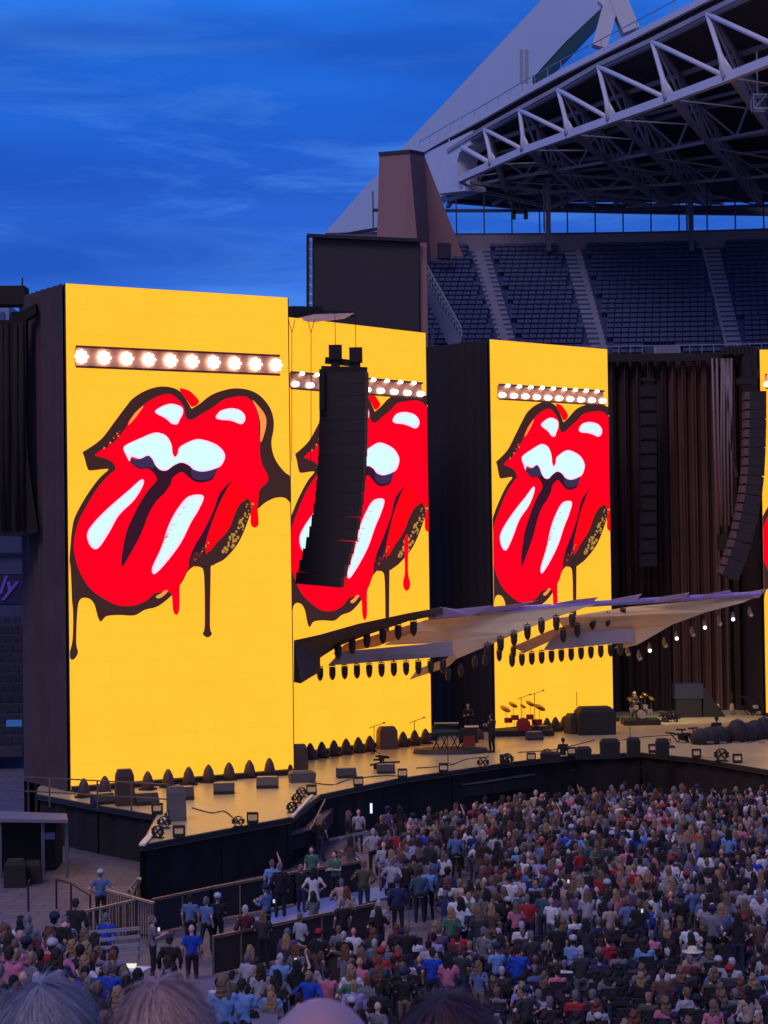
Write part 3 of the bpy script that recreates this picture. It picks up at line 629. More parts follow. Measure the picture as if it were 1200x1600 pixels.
for k in range(4):
    a, u, n, w_ = tower_frame(k); H = ZT - ZB
    T = thing('screen_tower', TITLES[k], 'video screen', a + u * w_ / 2 - V((0, 0, ZB)), 'giant video screens on the stage'); TROOT.append(T)
    mb = MB(); c = a + u * w_ / 2 - n * 2.75; ang = math.atan2(u.y, u.x)
    mb.box(V((c.x, c.y, (ZT - .06) / 2 + 1)), (w_ + 0.02, 5.3, ZT - .06 - 2), rz=ang); part('tower_body', mb, mat('tower_black', (40, 32, 34), 0.85), T)
    mb = MB(); q0, q1 = a, a + u * w_
    mb.prism([q0, q1, q1 + V((0, 0, H)), q0 + V((0, 0, H))], -n * 0.09); led = part('led_panel', mb, YEL, T)
    mb = MB(); e_ = 0.06
    for p0, p1 in ((q0 - u * e_ / 2, q0 - u * e_ / 2 + V((0, 0, H))), (q1 + u * e_ / 2, q1 + u * e_ / 2 + V((0, 0, H))), (q0 - V((0, 0, e_ / 2)), q1 - V((0, 0, e_ / 2)))):
        mb.bar(p0 - n * .03, p1 - n * .03, e_)
    part('frame', mb, BLACKM, T)
    # picture
    sc_, ou, ov = (1, 0, 0) if k == 0 else (1.18, -0.04, -0.081)
    mb = MB(); lay = 0
    shapes = list(LOGO)
    if k == 1: shapes.append((2, 1, [(344, 838), (353, 832), (352, 885), (356, 906), (350, 916), (343, 912), (341, 902), (345, 885)]))
    for mi, smn, pts in shapes:
        p = [uv1(*q) for q in pts]; p = [V((q.x * sc_ + ou, q.y * sc_ + ov)) for q in p]
        if k: p = [V((q.x + max(0, q.x - .78) * .4, q.y)) for q in p]
        if smn: p = catmull(p)
        lay += 1; zz = 0.01 + 0.0035 * lay
        if not smn: zz = 0.01 + 0.0035 * 26 + 0.002 * (lay % 20)
        for t_ in tessellate_polygon([[V((q.x, q.y, 0)) for q in p]]):
            tp = clip(clip([p[j].copy() for j in t_], 0.0, 1.0, 0), 0.0, 1.0, 1)
            if len(tp) > 2: mb.add([a + u * q.x * w_ + V((0, 0, (1 - q.y) * H)) + n * zz for q in tp], [tuple(range(len(tp)))], mi)
    part('picture', mb, PM, T, label='red lips and hanging tongue with white teeth, dripping brown outline, on yellow')
    # side drape hung on the left flank, and bottom ledge
    mb = MB(); m_ = 26; prev = None
    for j in range(m_ + 1):
        f = j / m_; q = a - u * (0.12 + 0.08 * math.sin(j * 1.9) + 0.05 * math.sin(j * 4.1)) - n * (0.1 + 5.2 * f); q = V((q.x, q.y, 2.0))
        if prev is not None: mb.add([prev, q, V((q.x, q.y, ZT)), V((prev.x, prev.y, ZT))], [(0, 1, 2, 3)])
        prev = q
    part('side_drape', mb, SIDE if k == 0 else mat('tower_black', (40, 32, 34), 0.85), T, True)
    mb = MB(); mb.box(V((c.x, c.y, 0)) + n * 3.0 + V((0, 0, DZ + .12)), (w_, 0.5, 0.22), rz=ang); part('base_ledge', mb, BLACK, T)
    # light bar in front
    spec = [((119, 557), (437, 562)), ((455, 594), (660, 603)), ((780, 612), (944, 620)), ((1196, 596), (1300, 600))][k]
    off = 0.8
    def onp(px, py, d_):
        q = CM.to_3x3() @ V((px - 600, 800 - py, -F)); o_ = V((0, 0, EYE)); t = (a + n * d_ - o_).dot(n) / q.dot(n); return o_ + q * t
    e0, e1 = onp(*spec[0], off), onp(*spec[1], off)
    e1.z = e0.z
    LB = thing('light_bar', ['lit bar of ten round lamp clusters across the far left screen', 'lit lamp bar crossing behind the black speaker array', 'lit lamp bar across the screen behind the drums', 'lit lamp bar cut by the right picture edge'][k], 'stage light bar', e0.lerp(e1, .5), 'blinder light bars on the screens')
    mb = MB(); hh = 0.86 if k == 0 else 0.8
    for j in (-1, 1): mb.bar(e0 + V((0, 0, j * hh / 2)), e1 + V((0, 0, j * hh / 2)), 0.09)
    mb.box(e0.lerp(e1, .5) - n * 0.1, ((e1 - e0).length, 0.08, hh - .06), rz=ang, mi=1)
    part('truss', mb, [mat('rust_bar', (120, 70, 50), 0.6), mat('bar_back_glare', (236, 160, 128), 0.6)], LB)  # spilled lamp glare is put into the backing's bright salmon colour
    mb = MB()
    for f in (0.1, 0.5, 0.9): p_ = e0.lerp(e1, f) - n * .14; mb.bar(p_, p_ - n * .62, 0.12)
    part('bracket', mb, BLACKM, LB)
    cm_ = MB()
    if k == 0:
        for (x, z) in [(0, 0)] + [(0.23 * math.cos(i * math.pi / 4), 0.23 * math.sin(i * math.pi / 4)) for i in range(8)]:
            r2 = 0.13 if (x, z) == (0, 0) else 0.075
            cm_.ell(u * x + V((0, 0, z)), (r2, r2, r2), 8, 6)
        cm_.ell(u * .29, (.05, .05, .05), 8, 6)
    else:
        cm_.ell(V((0, 0, -.18)), (.22, .12, .14), 10, 6)
    for f_ in (.022 + .956 * 1 / 9, .022 + .956 * 5 / 9, .022 + .956 * 8 / 9):   # the bar's own light, inside its lamp clusters
        ld = bpy.data.lights.new('blinder_light', 'SPOT'); ld.spot_size = R(125); ld.spot_blend = 1; ld.energy = [6500, 4200, 5200, 1500][k]; ld.color = (1, .68, .25); ld.shadow_soft_size = .12
        lo = bpy.data.objects.new('blinder_light', ld); COL.objects.link(lo); lo.parent = LB; lo.matrix_parent_inverse = Matrix.Translation(-V(LB['_o'])); lo.location = e0.lerp(e1, f_) + n * .1 - V((0, 0, .14 * (k > 0))); lo.rotation_euler = (n * .72 + V((0, 0, -.69))).to_track_quat('-Z', 'Y').to_euler()
    cme = cm_.mesh('lamp_cluster', LAMPW, True)
    for j in range(10):
        p_ = e0.lerp(e1, .022 + .956 * j / 9); o_ = link('lamp_cluster', cme, LB); o_.location = p_ + n * 0.06
    if k: # small upper lamps stand on the bar
        cm2 = MB(); cm2.ell((0, 0, 0), (0.14, 0.1, 0.1), 8, 6); me2 = cm2.mesh('small_lamp', LAMPW, True)
        for j in range(9):
            o_ = link('small_lamp', me2, LB); o_.location = e0.lerp(e1, .07 + .956 * j / 9) + n * 0.08 + V((0, 0, 0.36))

# ---- beams and drapes left of the first tower
tb = thing('side_roof_beam', 'dark header beam running left from the top of the nearest screen tower', 'beam', P(50, 465, 88))
mb = MB(); mb.prism([P(-200, 448, 88), P(38, 446, 88), P(38, 459, 88), P(84, 460, 88), P(84, 482, 88), P(52, 484, 88), P(50, 476, 88), P(-200, 474, 88)], (0, 1.2, 0)); part('beam', mb, mat('tower_black', (40, 32, 34), 0.85), tb)
mb = MB(); mb.bar(P(35, 446, 88), P(35, 434, 88), 0.06); part('aerial', mb, BLACKM, tb)
mb = MB(); mb.prism([P(84, 483, 89.2), P(84, 458, 89.2), P(101, 444.5, 84.6), P(101, 470, 84.6)], (-0.3, 0.4, 0)); part('corner_cap', mb, mat('tower_black', (40, 32, 34), 0.85), tb)
dr = thing('black_side_drape', 'long dark drape hanging over the left edge of the picture beside the tower', 'drape', P(10, 650, 86))
mb = MB(); out_ = [(-120, 500), (14, 500), (16, 488), (34, 486), (56, 474), (56, 490), (40, 500), (41, 560), (40, 640), (44, 720), (52, 780), (60, 832), (30, 838), (-120, 834)]
mb.prism([P(x, y, 86) for x, y in out_], (0, 0.6, 0)); part('cloth', mb, DARK, dr)
mb = MB()
for j, x in enumerate((-20, 2, 10, 24, 33)): mb.loft([P(x, 505, 85.95), P(x + 1, 660, 85.95), P(x + 3, 826, 85.95)], [0.1, 0.14, 0.1], 6)
part('fold', mb, DARK, dr, True)
bd = thing('back_drape', 'grey violet drape behind the dark one left of the yellow tower', 'drape', P(60, 700, 90))
mb = MB(); prev = None
for j in range(40):
    x = 30 + 62 * j / 39; q0 = P(x, 480, 89.5 + 0.25 * math.sin(j * .9) + .12 * math.sin(j * 2.3)); q1 = V((q0.x, q0.y, 0.0))
    if prev: mb.add([prev[0], q0, q1, prev[1]], [(0, 1, 2, 3)])
    prev = (q0, q1)
part('cloth', mb, mat('violet_grey_drape', (66, 60, 78), 0.95, var=0.3, scale=0.5), bd, True)

# ---- beam between towers 1 and 2 with a pale rigging plate
mb = MB(); mb.bar(P(452, 488, 99.5), P(500, 489, 101), 0.5, 0.6); mb.bar(P(500, 489, 101), P(555, 491, 101.5), 0.3, 0.25); mb.prism([P(455, 499, 98), P(492, 491, 98), P(553, 489, 98), P(538, 497, 98), P(490, 503, 98)], (0, 0.2, 0), mi=1)
tag(part('rigging_beam', mb, [BLACK, mat('pale_plate', (226, 190, 180), 0.5)], None), 'dark rigging beam with pale plate above the second yellow screen', 'rigging beam')

# ---- dark curtain wall right of tower 3
cw = thing('stage_curtain', 'tall brown stage curtain between two yellow screens at right', 'curtain', (18.5, 121, 0))
cl_, cr_ = P(950, 800, 121).x, P(1215, 800, 121).x
for nm, xa, xb, mt in (('curtain_panel', 950, 1056, mat('curtain_dark', (66, 50, 46), 0.95, var=0.3, scale=.5)), ('curtain_panel', 1052, 1138, mat('curtain_light', (112, 78, 70), 0.9, var=0.35, scale=.5)), ('curtain_panel', 1134, 1215, mat('curtain_dark', (66, 50, 46), 0.95, var=0.3, scale=.5))):
    mb = MB(); prev = None; m_ = 60
    for j in range(m_ + 1):
        x = xa + (xb - xa) * j / m_; yy = 121.5 + 0.35 * math.sin(j * 0.55 + xa) + 0.16 * math.sin(j * 1.7); q = V(((x - 600 - 3) / F * 121.5, yy, DZ))
        if prev is not None: mb.add([prev, q, V((q.x, q.y, 23.6)), V((prev.x, prev.y, 23.6))], [(0, 1, 2, 3)])
        prev = q
    part(nm, mb, mt, cw, True)
mb = MB(); mb.bar(V((cl_, 121, 23.8)), V((cr_ + 3, 121, 23.8)), 0.5, 0.5)
for j in range(9): mb.box(P(1130 + 6 * j, 549 - (j % 3), 120.5), (0.2, 0.3, 0.5))
part('header_truss', mb, mat('tower_black', (40, 32, 34), 0.85), cw)
# ================================================================== stage canopies
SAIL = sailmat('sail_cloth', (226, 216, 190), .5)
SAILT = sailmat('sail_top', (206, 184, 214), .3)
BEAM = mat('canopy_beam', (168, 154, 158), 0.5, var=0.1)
def canopy(name, label, cat, pieces, loc):
    T = thing(name, label, cat, loc)
    for nm, pts, mt, th in pieces:
        mb = MB()
        if nm == 'ridge_tube': mb.loft([P(*p) for p in pts], 0.16, 8)
        else: mb.prism([P(*p) for p in pts], (0, th, 0.0))
        part(nm, mb, mt, T)
    return T
canopy('stage_canopy', 'left winged stage canopy with black curved prow in front of the second screen', 'stage canopy', [
 ('curved_prow', [(459, 1001, 95), (500, 992, 96), (560, 975, 97), (640, 958, 98), (692, 949, 99), (692, 960, 99), (640, 970, 98.5), (580, 990, 98), (528, 1010, 97.5), (500, 1028, 97), (500, 1050, 97), (486, 1058, 96), (470, 1068, 95), (459, 1066, 95)], mat('prow_black', (92, 72, 64), 0.6), 0.5),
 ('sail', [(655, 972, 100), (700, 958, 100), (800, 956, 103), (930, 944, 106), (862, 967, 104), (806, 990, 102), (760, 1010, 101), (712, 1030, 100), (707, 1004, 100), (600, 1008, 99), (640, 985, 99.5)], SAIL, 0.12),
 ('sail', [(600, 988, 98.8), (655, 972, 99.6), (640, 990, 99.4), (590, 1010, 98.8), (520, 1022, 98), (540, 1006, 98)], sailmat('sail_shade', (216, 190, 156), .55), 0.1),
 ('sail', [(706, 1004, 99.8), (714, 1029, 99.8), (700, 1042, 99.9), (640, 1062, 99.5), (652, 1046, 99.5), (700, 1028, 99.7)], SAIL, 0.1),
 ('ridge_tube', [(672, 964, 99.2), (780, 953, 103), (860, 948, 106)], mat('ridge_violet', (150, 136, 206), 0.4), 0),
 ('roof_fin', [(688, 948, 99), (712, 952, 100), (770, 946, 102), (736, 962, 100.8), (680, 966, 99)], SAILT, 0.2),
 ('roof_fin', [(740, 951, 101), (800, 945, 103), (842, 938, 104.6), (806, 951, 103.5), (752, 960, 101.6)], SAILT, 0.2),
 ('front_beam', [(532, 1019, 97.6), (706, 1003, 98.8), (708, 1025, 98.8), (512, 1040, 97.6)], BEAM, 0.5),
], P(600, 1010, 98))
canopy('stage_canopy', 'right winged stage canopy with violet ridge in front of the third screen', 'stage canopy', [
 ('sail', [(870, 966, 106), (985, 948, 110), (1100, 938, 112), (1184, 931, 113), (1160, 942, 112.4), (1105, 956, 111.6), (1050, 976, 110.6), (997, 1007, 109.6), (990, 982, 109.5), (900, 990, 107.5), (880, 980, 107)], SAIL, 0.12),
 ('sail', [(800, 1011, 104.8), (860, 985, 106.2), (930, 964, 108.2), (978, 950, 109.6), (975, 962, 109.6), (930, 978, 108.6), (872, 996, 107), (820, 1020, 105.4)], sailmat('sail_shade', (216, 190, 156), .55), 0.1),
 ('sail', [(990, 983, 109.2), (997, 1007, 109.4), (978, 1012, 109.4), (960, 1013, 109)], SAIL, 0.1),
 ('ridge_tube', [(790, 956, 103.2), (920, 944, 107), (1050, 936, 110.6), (1186, 928, 113)], mat('ridge_violet', (150, 136, 206), 0.4), 0),
 ('roof_fin', [(866, 943, 105.4), (900, 937, 106.2), (935, 933, 107.2), (922, 945, 107), (870, 952, 105.6)], SAILT, 0.2),
 ('roof_fin', [(955, 937, 107.8), (1003, 928, 109), (990, 943, 108.8), (940, 947, 107.6)], SAILT, 0.2),
 ('roof_fin', [(1032, 933, 109.8), (1078, 926, 110.8), (1070, 934, 110.8), (1020, 942, 109.6)], SAILT, 0.2),
 ('roof_fin', [(1098, 930, 111.2), (1141, 922, 112), (1148, 932, 112.4), (1090, 938, 111.2)], SAILT, 0.2),
 ('roof_fin', [(1160, 927, 112.5), (1197, 920, 113.2), (1186, 934, 113.1), (1150, 938, 112.6)], SAILT, 0.2),
 ('front_beam', [(866, 991, 106.8), (990, 982, 109), (990, 1003, 109), (850, 1016, 106.6)], BEAM, 0.5),
 ('support_arm', [(1000, 948, 114), (1004, 948, 114), (1004, 1000, 118), (1000, 1000, 118)], BLACK, 0.3),
], P(1000, 970, 109))
mb = MB()
for x, yy in ((462, 96), (1150, 114)): q = P(x, 1000, yy)
tag(part('canopy_post', MB().bar(P(470, 1062, 97.5), V((P(470, 1062, 97.5).x, 97.5, DZ)), 0.1) or mb, BLACK, None), 'thin dark post under the tip of the curved canopy prow', 'post') if False else None

# stage lights: black housings hanging on short yokes
def stage_light():
    t_ = thing('stage_light', '', 'stage light', (0, 0, 0), 'stage lights hanging on the canopies')
    mb = MB(); mb.loft([(0, 0, 0.04), (0, 0, -0.1), (0, 0, -0.4), (0, 0, -0.6), (0, 0, -.72)], [0.12, 0.17, 0.19, 0.14, 0.05], 10); part('housing', mb, mat('light_housing', (44, 34, 34), 0.5), t_, True)
    mb = MB(); mb.bar((-.18, 0, -0.25), (-.16, 0, 0.1), 0.03); mb.bar((.18, 0, -0.25), (.16, 0, 0.1), 0.03); mb.bar((-.16, 0, 0.1), (.16, 0, 0.1), 0.05); mb.bar((0, 0, .1), (0, 0, .2), .06); part('yoke', mb, BLACKM, t_)
    return t_
SLT = stage_light()
def sl_row(pts, where, sc=1.0):
    for i, p in enumerate(pts):
        first_or_copy(SLT, USED, P(*p), random.uniform(-.4, .4), f'{ORD[i]} stage light from the left {where}', sc * .88)
sl_row([(500 + 19.2 * i, 1044 - 1.2 * i, 98) for i in range(11)], 'hanging below the long beam of the left canopy')
sl_row([(800 + 15.4 * i, 1024 - 1.6 * i, 106 + .25 * i) for i in range(12)], 'hanging below the long beam of the right canopy')
sl_row([(528, 1009, 97.3), (550, 1000, 97.6), (573, 991, 97.9), (598, 984, 98.2), (622, 978, 98.4), (646, 972, 98.6)], 'on the curved rim of the left canopy', 1.1)
sl_row([(762, 1008, 100.8), (782, 998, 101.2), (803, 989, 101.6), (824, 979, 102), (846, 970, 103), (869, 965, 104), (894, 960, 105)], 'along the slanted rim of the left canopy sail', 1.1)
sl_row([(700, 1046, 99), (720, 1040, 99.5), (742, 1026, 100), (758, 1024, 100.5), (780, 1016, 101), (802, 1012, 102)], 'between the two canopies', .9)
sl_row([(880, 985, 106.4), (902, 977, 107), (926, 965, 107.8), (949, 960, 108.4), (973, 951, 109)], 'on the short inner rim of the right canopy', 1.05)
# small lit spots at right below the sail
sp = thing('spot_lamp', '', 'spotlight', (0, 0, 0), 'small spotlights under the right canopy')
mb = MB(); mb.loft([(0, 0, 0.25), (0, 0, 0.0), (0, -.02, -0.2)], [0.06, 0.12, 0.14], 8); part('housing', mb, STEEL, sp)
mb = MB(); mb.ell((0, -.08, -.16), (.11, .11, .11), 8, 6); part('lens', mb, em('spot_lens', (255, 250, 236), 2.4), sp, True)
ld = bpy.data.lights.new('spot_beam', 'SPOT'); ld.energy = 450; ld.spot_size = R(75); ld.spot_blend = 1; ld.color = (1, .78, .48); ld.shadow_soft_size = .1; lo = bpy.data.objects.new('spot_beam', ld); COL.objects.link(lo); lo.parent = sp; lo.location = (0, -.1, -.3); lo.rotation_euler = V((-.1, .55, -.8)).to_track_quat('-Z', 'Y').to_euler()
sp2 = thing('spot_lamp', '', 'spotlight', (0, 0, 0), 'unlit spotlights under the right canopy')
mb = MB(); mb.loft([(0, 0, 0.3), (0, 0, 0.0), (0.1, -.02, -0.25)], [0.05, 0.12, 0.14], 8); part('housing', mb, mat('worn_metal', (120, 108, 100), .5), sp2)
mb = MB(); mb.ell((0.08, -.08, -.2), (.1, .1, .1), 8, 6); part('lens', mb, mat('lens_glass', (190, 184, 180), .15), sp2, True)
for i, p in enumerate([(1015, 1012), (1057, 993), (1101, 976), (1145, 963)]): first_or_copy(sp, USED, P(*p, 111 + .5 * i), 0, f'{ORD[i]} lit small white spotlight from the left beneath the right canopy sail')
for i, p in enumerate([(980, 1017), (998, 1024), (1038, 1004), (1081, 987), (1123, 970), (1171, 956)]): first_or_copy(sp2, USED, P(*p, 110.6 + .5 * i), 0, f'{ORD[i]} unlit small spotlight from the left beneath the right canopy sail')
tag(part('hanging_bar', MB().bar(P(1040, 916, 118), P(1040, 940, 118), .1), BLACK, None), 'short black bar hanging above the right canopy', 'bar') if False else None

# ================================================================== line arrays
CAB = mat('cabinet_black', (42, 34, 36), 0.6, var=0.2); GRL = mat('grille_dark', (22, 18, 20), 0.6)
la = thing('line_array', 'large black two-wide speaker array hanging before the second yellow screen', 'speaker array', P(540, 575, 93), 'hanging speaker arrays')
pth = [(538, 582), (538, 620), (537, 660), (536, 700), (534, 740), (531, 775), (527, 805), (521, 835), (513, 862), (505, 888), (498, 915)]
def along(path, n):
    d = [0]
    for a, b_ in zip(path, path[1:]): d.append(d[-1] + math.dist(a, b_))
    r_ = []
    for i in range(n):
        s_ = d[-1] * (i + .5) / n; k = max(j for j in range(len(d) - 1) if d[j] <= s_); f = (s_ - d[k]) / (d[k + 1] - d[k])
        a, b_ = path[k], path[k + 1]; r_.append(((a[0] + (b_[0] - a[0]) * f, a[1] + (b_[1] - a[1]) * f), math.atan2(b_[0] - a[0], b_[1] - a[1])))
    return r_, d[-1]
pos, ln = along(pth, 18); ch = ln / 18 / 33.0
for (x, y), ang in pos:
    c = P(x, y, 93); M_ = Matrix.Rotation(-ang * 0.4, 3, 'Y') @ Matrix.Rotation(R(-10), 3, 'Z')
    mb = MB(); mb.box(c, (2.2, 0.8, ch * 0.985), M=M_)
    o_ = part('speaker_cabinet', mb, CAB, la)
    mb = MB()
    mb.box(c + M_ @ V((-0.34, -0.37, 0)), (1.44, 0.05, ch * 0.84), M=M_); mb.box(c + M_ @ V((0.76, -0.37, 0)), (0.6, 0.05, ch * .84), M=M_)
    link('grille', mb.mesh('grille', GRL), o_)
mb = MB()
for (x, y) in ((524, 551), (556, 555)):
    c = P(x, y, 93); mb.box(c, (0.62, 0.6, 0.7)); mb.box(c - V((0, 0, .65)), (0.42, 0.4, 0.7))
part('hoist_motor', mb, BLACK, la)
mb = MB(); mb.bar(P(508, 563, 93), P(562, 569, 93), 0.3); mb.bar(P(502, 577, 93), P(574, 579, 93), 0.35, 0.3); mb.bar(P(503, 577, 92.6), P(503, 640, 92.6), 0.25); part('fly_frame', mb, BLACK, la)
mb = MB()
for (x, y) in ((524, 540), (556, 544)): c = P(x, y, 93); mb.bar(c, V((c.x, c.y, 23.6)), 0.03)
part('chain', mb, BLACKM, la)
for i, x in enumerate((456, 486)):
    mb = MB(); c = P(x, 520, 95); mb.bar(c, P(x, 720, 95), 0.03); mb.bar(c, P(x - 5, 500, 95), 0.03); mb.bar(c, P(x + 5, 500, 95), 0.03); mb.bar(P(x, 590, 95), P(x + 2, 590, 95), 0.05)
    tag(part('rigging_cable', mb, BLACKM, None), ('left' if not i else 'right') + ' thin forked rigging cable at the upper left of the second screen', 'cable')
# right array, seen from its side
la2 = thing('line_array', 'slim curved speaker array with pale front edge hanging before the brown curtain', 'speaker array', P(1168, 600, 114), 'hanging speaker arrays')
pth = [(1168, 612), (1168, 660), (1167, 700), (1165, 740), (1161, 775), (1155, 805), (1147, 840), (1137, 870), (1126, 898)]
pos, ln = along(pth, 20); ch = ln / 20 / 27
for (x, y), ang in pos:
    c = P(x, y, 114); M_ = Matrix.Rotation(-ang, 3, 'Y'); mb = MB()
    mb.box(c + M_ @ V((0.5, 0.3, 0)), (1.0, 1.6, ch * 0.98), M=M_); o_ = part('speaker_cabinet', mb, CAB, la2)
    mb = MB(); mb.box(c + M_ @ V((-0.1, 0.0, 0)), (0.24, 1.1, ch * .8), M=M_); link('grille', mb.mesh('grille', mat('grille_pale', (96, 76, 80), .5, var=.3, scale=6)), o_)
mb = MB(); c = P(1166, 596, 114); mb.box(c, (1.0, 1.0, .35)); mb.bar(c, c + V((0, 0, 1.8)), .05); mb.box(c + V((.1, 0, .5)), (.35, .35, .5)); mb.box(c + V((.6, 0, .5)), (.3, .35, .4)); part('fly_frame', mb, BLACK, la2)
la3 = thing('line_array', 'dim black speaker array hanging against the dark curtain beside the third screen', 'speaker array', P(1012, 600, 119), 'hanging speaker arrays')
for i in range(13):
    c = P(1012, 612 + 22 * i, 119); mb = MB(); mb.box(c, (1.0, 0.8, 0.76)); o_ = part('speaker_cabinet', mb, mat('array_black', (22, 19, 21), 0.7), la3)
    mb = MB(); mb.box(c + V((0, -.42, 0)), (0.86, .05, .6)); link('grille', mb.mesh('grille', GRL), o_)
mb = MB(); c = P(1012, 596, 119); mb.bar(c, c + V((0, 0, 1.4)), .06); mb.box(c + V((0, 0, .1)), (.8, .6, .2)); part('fly_frame', mb, BLACK, la3)
cbx = thing('cable_bundle', 'bundle of long grey cables hanging before the curtain beside the slim speaker array', 'cables', P(1130, 700, 117))
for i, (xt, xb) in enumerate(((1113, 1122), (1120, 1127), (1128, 1128), (1131, 1134), (1137, 1139), (1143, 1144), (1138, 1150), (1132, 1152))):
    yb = 836 - 14 * (i % 3) if i < 6 else 745; mb = MB(); mb.loft([P(xt, 560, 117), P(xt + (xb - xt) * .5 - 1, 690, 117), P(xb, yb, 117)], 0.07, 5); part('cable', mb, mat('cable_grey', (128, 110, 116), .6), cbx, True)
mb = MB(); mb.box(P(1131, 848, 117), (.7, .4, .9)); part('cable_pick', mb, BLACK, cbx)

# ================================================================== floor lights in rain covers along the screens
COV = mat('rain_cover', (70, 50, 42), 0.55, var=0.2)
cl = thing('floor_light', '', 'floor light', (0, 0, 0), 'covered floor lights along the foot of the screens')
mb = MB(); mb.loft([(0, 0, 0), (0, 0, .3), (0, 0, .55), (0, 0, .72), (0, 0, .8)], [.29, .26, .2, .11, .04], 10); part('rain_cover', mb, COV, cl, True)
mb = MB(); mb.box((0, 0, .03), (.62, .5, .1)); part('base', mb, BLACK, cl)
def floor_pt(x, y): return G(x, y, DZ)
rows = [([131, 164, 231, 263, 295, 326, 358, 390, 421, 450], lambda x: 1246 - (x - 131) * .118, 'foot of the first screen'),
        ([467, 485, 503, 522, 541, 560, 578, 630, 648, 665], lambda x: 1189 - (x - 467) * .135, 'foot of the second screen'),
        ([838, 855, 868, 882, 895], lambda x: 1146 - (x - 838) * .11, 'foot of the third screen')]
for xs, fy, wh in rows:
    for i, x in enumerate(xs): first_or_copy(cl, USED, floor_pt(x, fy(x)), random.uniform(-1, 1), f'{ORD[i]} dark covered floor light from the left at the {wh}', 1.0)
def covered_box(x, y, w_, d_, h, label, rz=0.3, z=DZ, m=None, taper=.85):
    T = thing('covered_case', label, 'covered case', G(x, y, z)); c = G(x, y, z)
    mb = MB(); A = Matrix.Rotation(rz, 3, 'Z')
    a_ = [A @ V((i * w_ / 2, j * d_ / 2, 0)) + c for i, j in ((-1, -1), (1, -1), (1, 1), (-1, 1))]
    b__ = [c + (p - c) * (taper + .07) + V((0, 0, h * .82)) for p in a_]; cc = [c + (p - c) * taper * .8 + V((0, 0, h)) for p in a_]
    mb.add(a_ + b__ + cc, [(0, 1, 5, 4), (1, 2, 6, 5), (2, 3, 7, 6), (3, 0, 4, 7), (4, 5, 9, 8), (5, 6, 10, 9), (6, 7, 11, 10), (7, 4, 8, 11), (8, 9, 10, 11)]); part('cover', mb, m or COV, T)
    mb = MB()
    for i, j in ((-1, -1), (1, -1), (1, 1), (-1, 1)): mb.loft([c + A @ V((i * w_ * .4, j * d_ * .4, 0)), c + A @ V((i * w_ * .4, j * d_ * .4, .1))], .06, 6)
    part('castor', mb, BLACKM, T); return T
covered_box(195, 1258, .75, .6, 1.45, 'tall dark covered case standing before the lower left of the first screen')
covered_box(468, 1207, .7, .6, 1.3, 'tall dark covered case at the gap between the first and second screen')
covered_box(605, 1170, 1.0, .7, 1.15, 'rounded brown covered case beside a microphone stand at the second screen', m=mat('brown_cover', (112, 82, 66), .6))
covered_box(277, 1282, .62, .55, 1.3, 'grey covered case standing beside the catwalk end', m=mat('grey_cover', (98, 92, 92), .6))
covered_box(930, 1147, 2.0, 1.4, 1.5, 'big black covered block at the lower right of the third screen', .1, m=BLACK, taper=.95)
covered_box(898, 1146, .9, .9, 1.1, 'olive draped amplifier rack left of the big black block', m=mat('olive_cover', (70, 64, 54), .7))
# monitor wedges
mw = thing('monitor_wedge', '', 'floor monitor', (0, 0, 0), 'floor monitors on the stage deck')
mb = MB(); mb.prism([(-.42, -.3, 0), (-.42, .32, 0), (-.42, .26, .42), (-.42, -.12, .42), (-.42, -.34, .14)], (.84, 0, 0)); part('cabinet', mb, mat('wedge_black', (46, 40, 40), .5), mw)
mb = MB(); mb.prism([(-.38, -.13, .425), (-.38, .25, .425), (.38, .25, .425), (.38, -.13, .425)], (0, 0, .01)); part('top_panel', mb, mat('wedge_top', (150, 138, 124), .4), mw)
for i, (x, y, rz, s_, wh) in enumerate([(160, 1256, .5, 1, 'left of the tall covered case'), (228, 1257, .4, 1.1, 'just right of the tall covered case'), (283, 1249, .2, 1.2, 'behind the catwalk end'), (350, 1240, .1, 1.05, 'on the catwalk below the red tongue'), (418, 1231, 0, 1.1, 'near the right foot of the first screen'),
        (541, 1215, .2, 1, 'alone on the yellow lit deck before the second screen'), (603, 1208, .1, .95, 'under the small tangle of stands'), (845, 1148, .3, 1.1, 'left of the covered floor lights by the drums'), (740, 1155, .3, 1.1, 'beside the keyboard riser'), (835, 1156, .2, 1, 'in front of the drum riser')]):
    first_or_copy(mw, USED, floor_pt(x, y), rz, 'dark floor monitor ' + wh, s_)
covered_box(472, 1222, 1.1, .6, .5, 'low grey road case at the right foot of the first screen', .2, m=mat('grey_case', (84, 78, 80), .5), taper=.98)
# footlights on the stage edge: black box with pale lit top
fl = thing('foot_light', '', 'foot light', (0, 0, 0), 'small lights along the stage edge')
mb = MB(); mb.box((0, 0, .07), (.4, .25, .14)); mb.box((-.19, 0, .22), (.05, .2, .3)); mb.box((.19, 0, .22), (.05, .2, .3)); mb.box((0, 0, .39), (.42, .24, .08)); part('bracket', mb, BLACK, fl)
mb = MB(); mb.box((0, -.02, .23), (.28, .16, .18)); part('lamp_head', mb, mat('lamp_pale', (236, 206, 150), .3), fl)
for i, (x, y) in enumerate([(246, 1272), (280, 1308), (395, 1287), (487, 1242), (560, 1229), (629, 1216), (693, 1207), (788, 1193), (830, 1190), (893, 1181), (1020, 1176), (1088, 1184), (1152, 1192)]):
    first_or_copy(fl, USED, G(x, y, DZ) + V((0, -.05, 0)), 0, f'{ORD[i]} small bracketed foot light from the left on the stage edge')
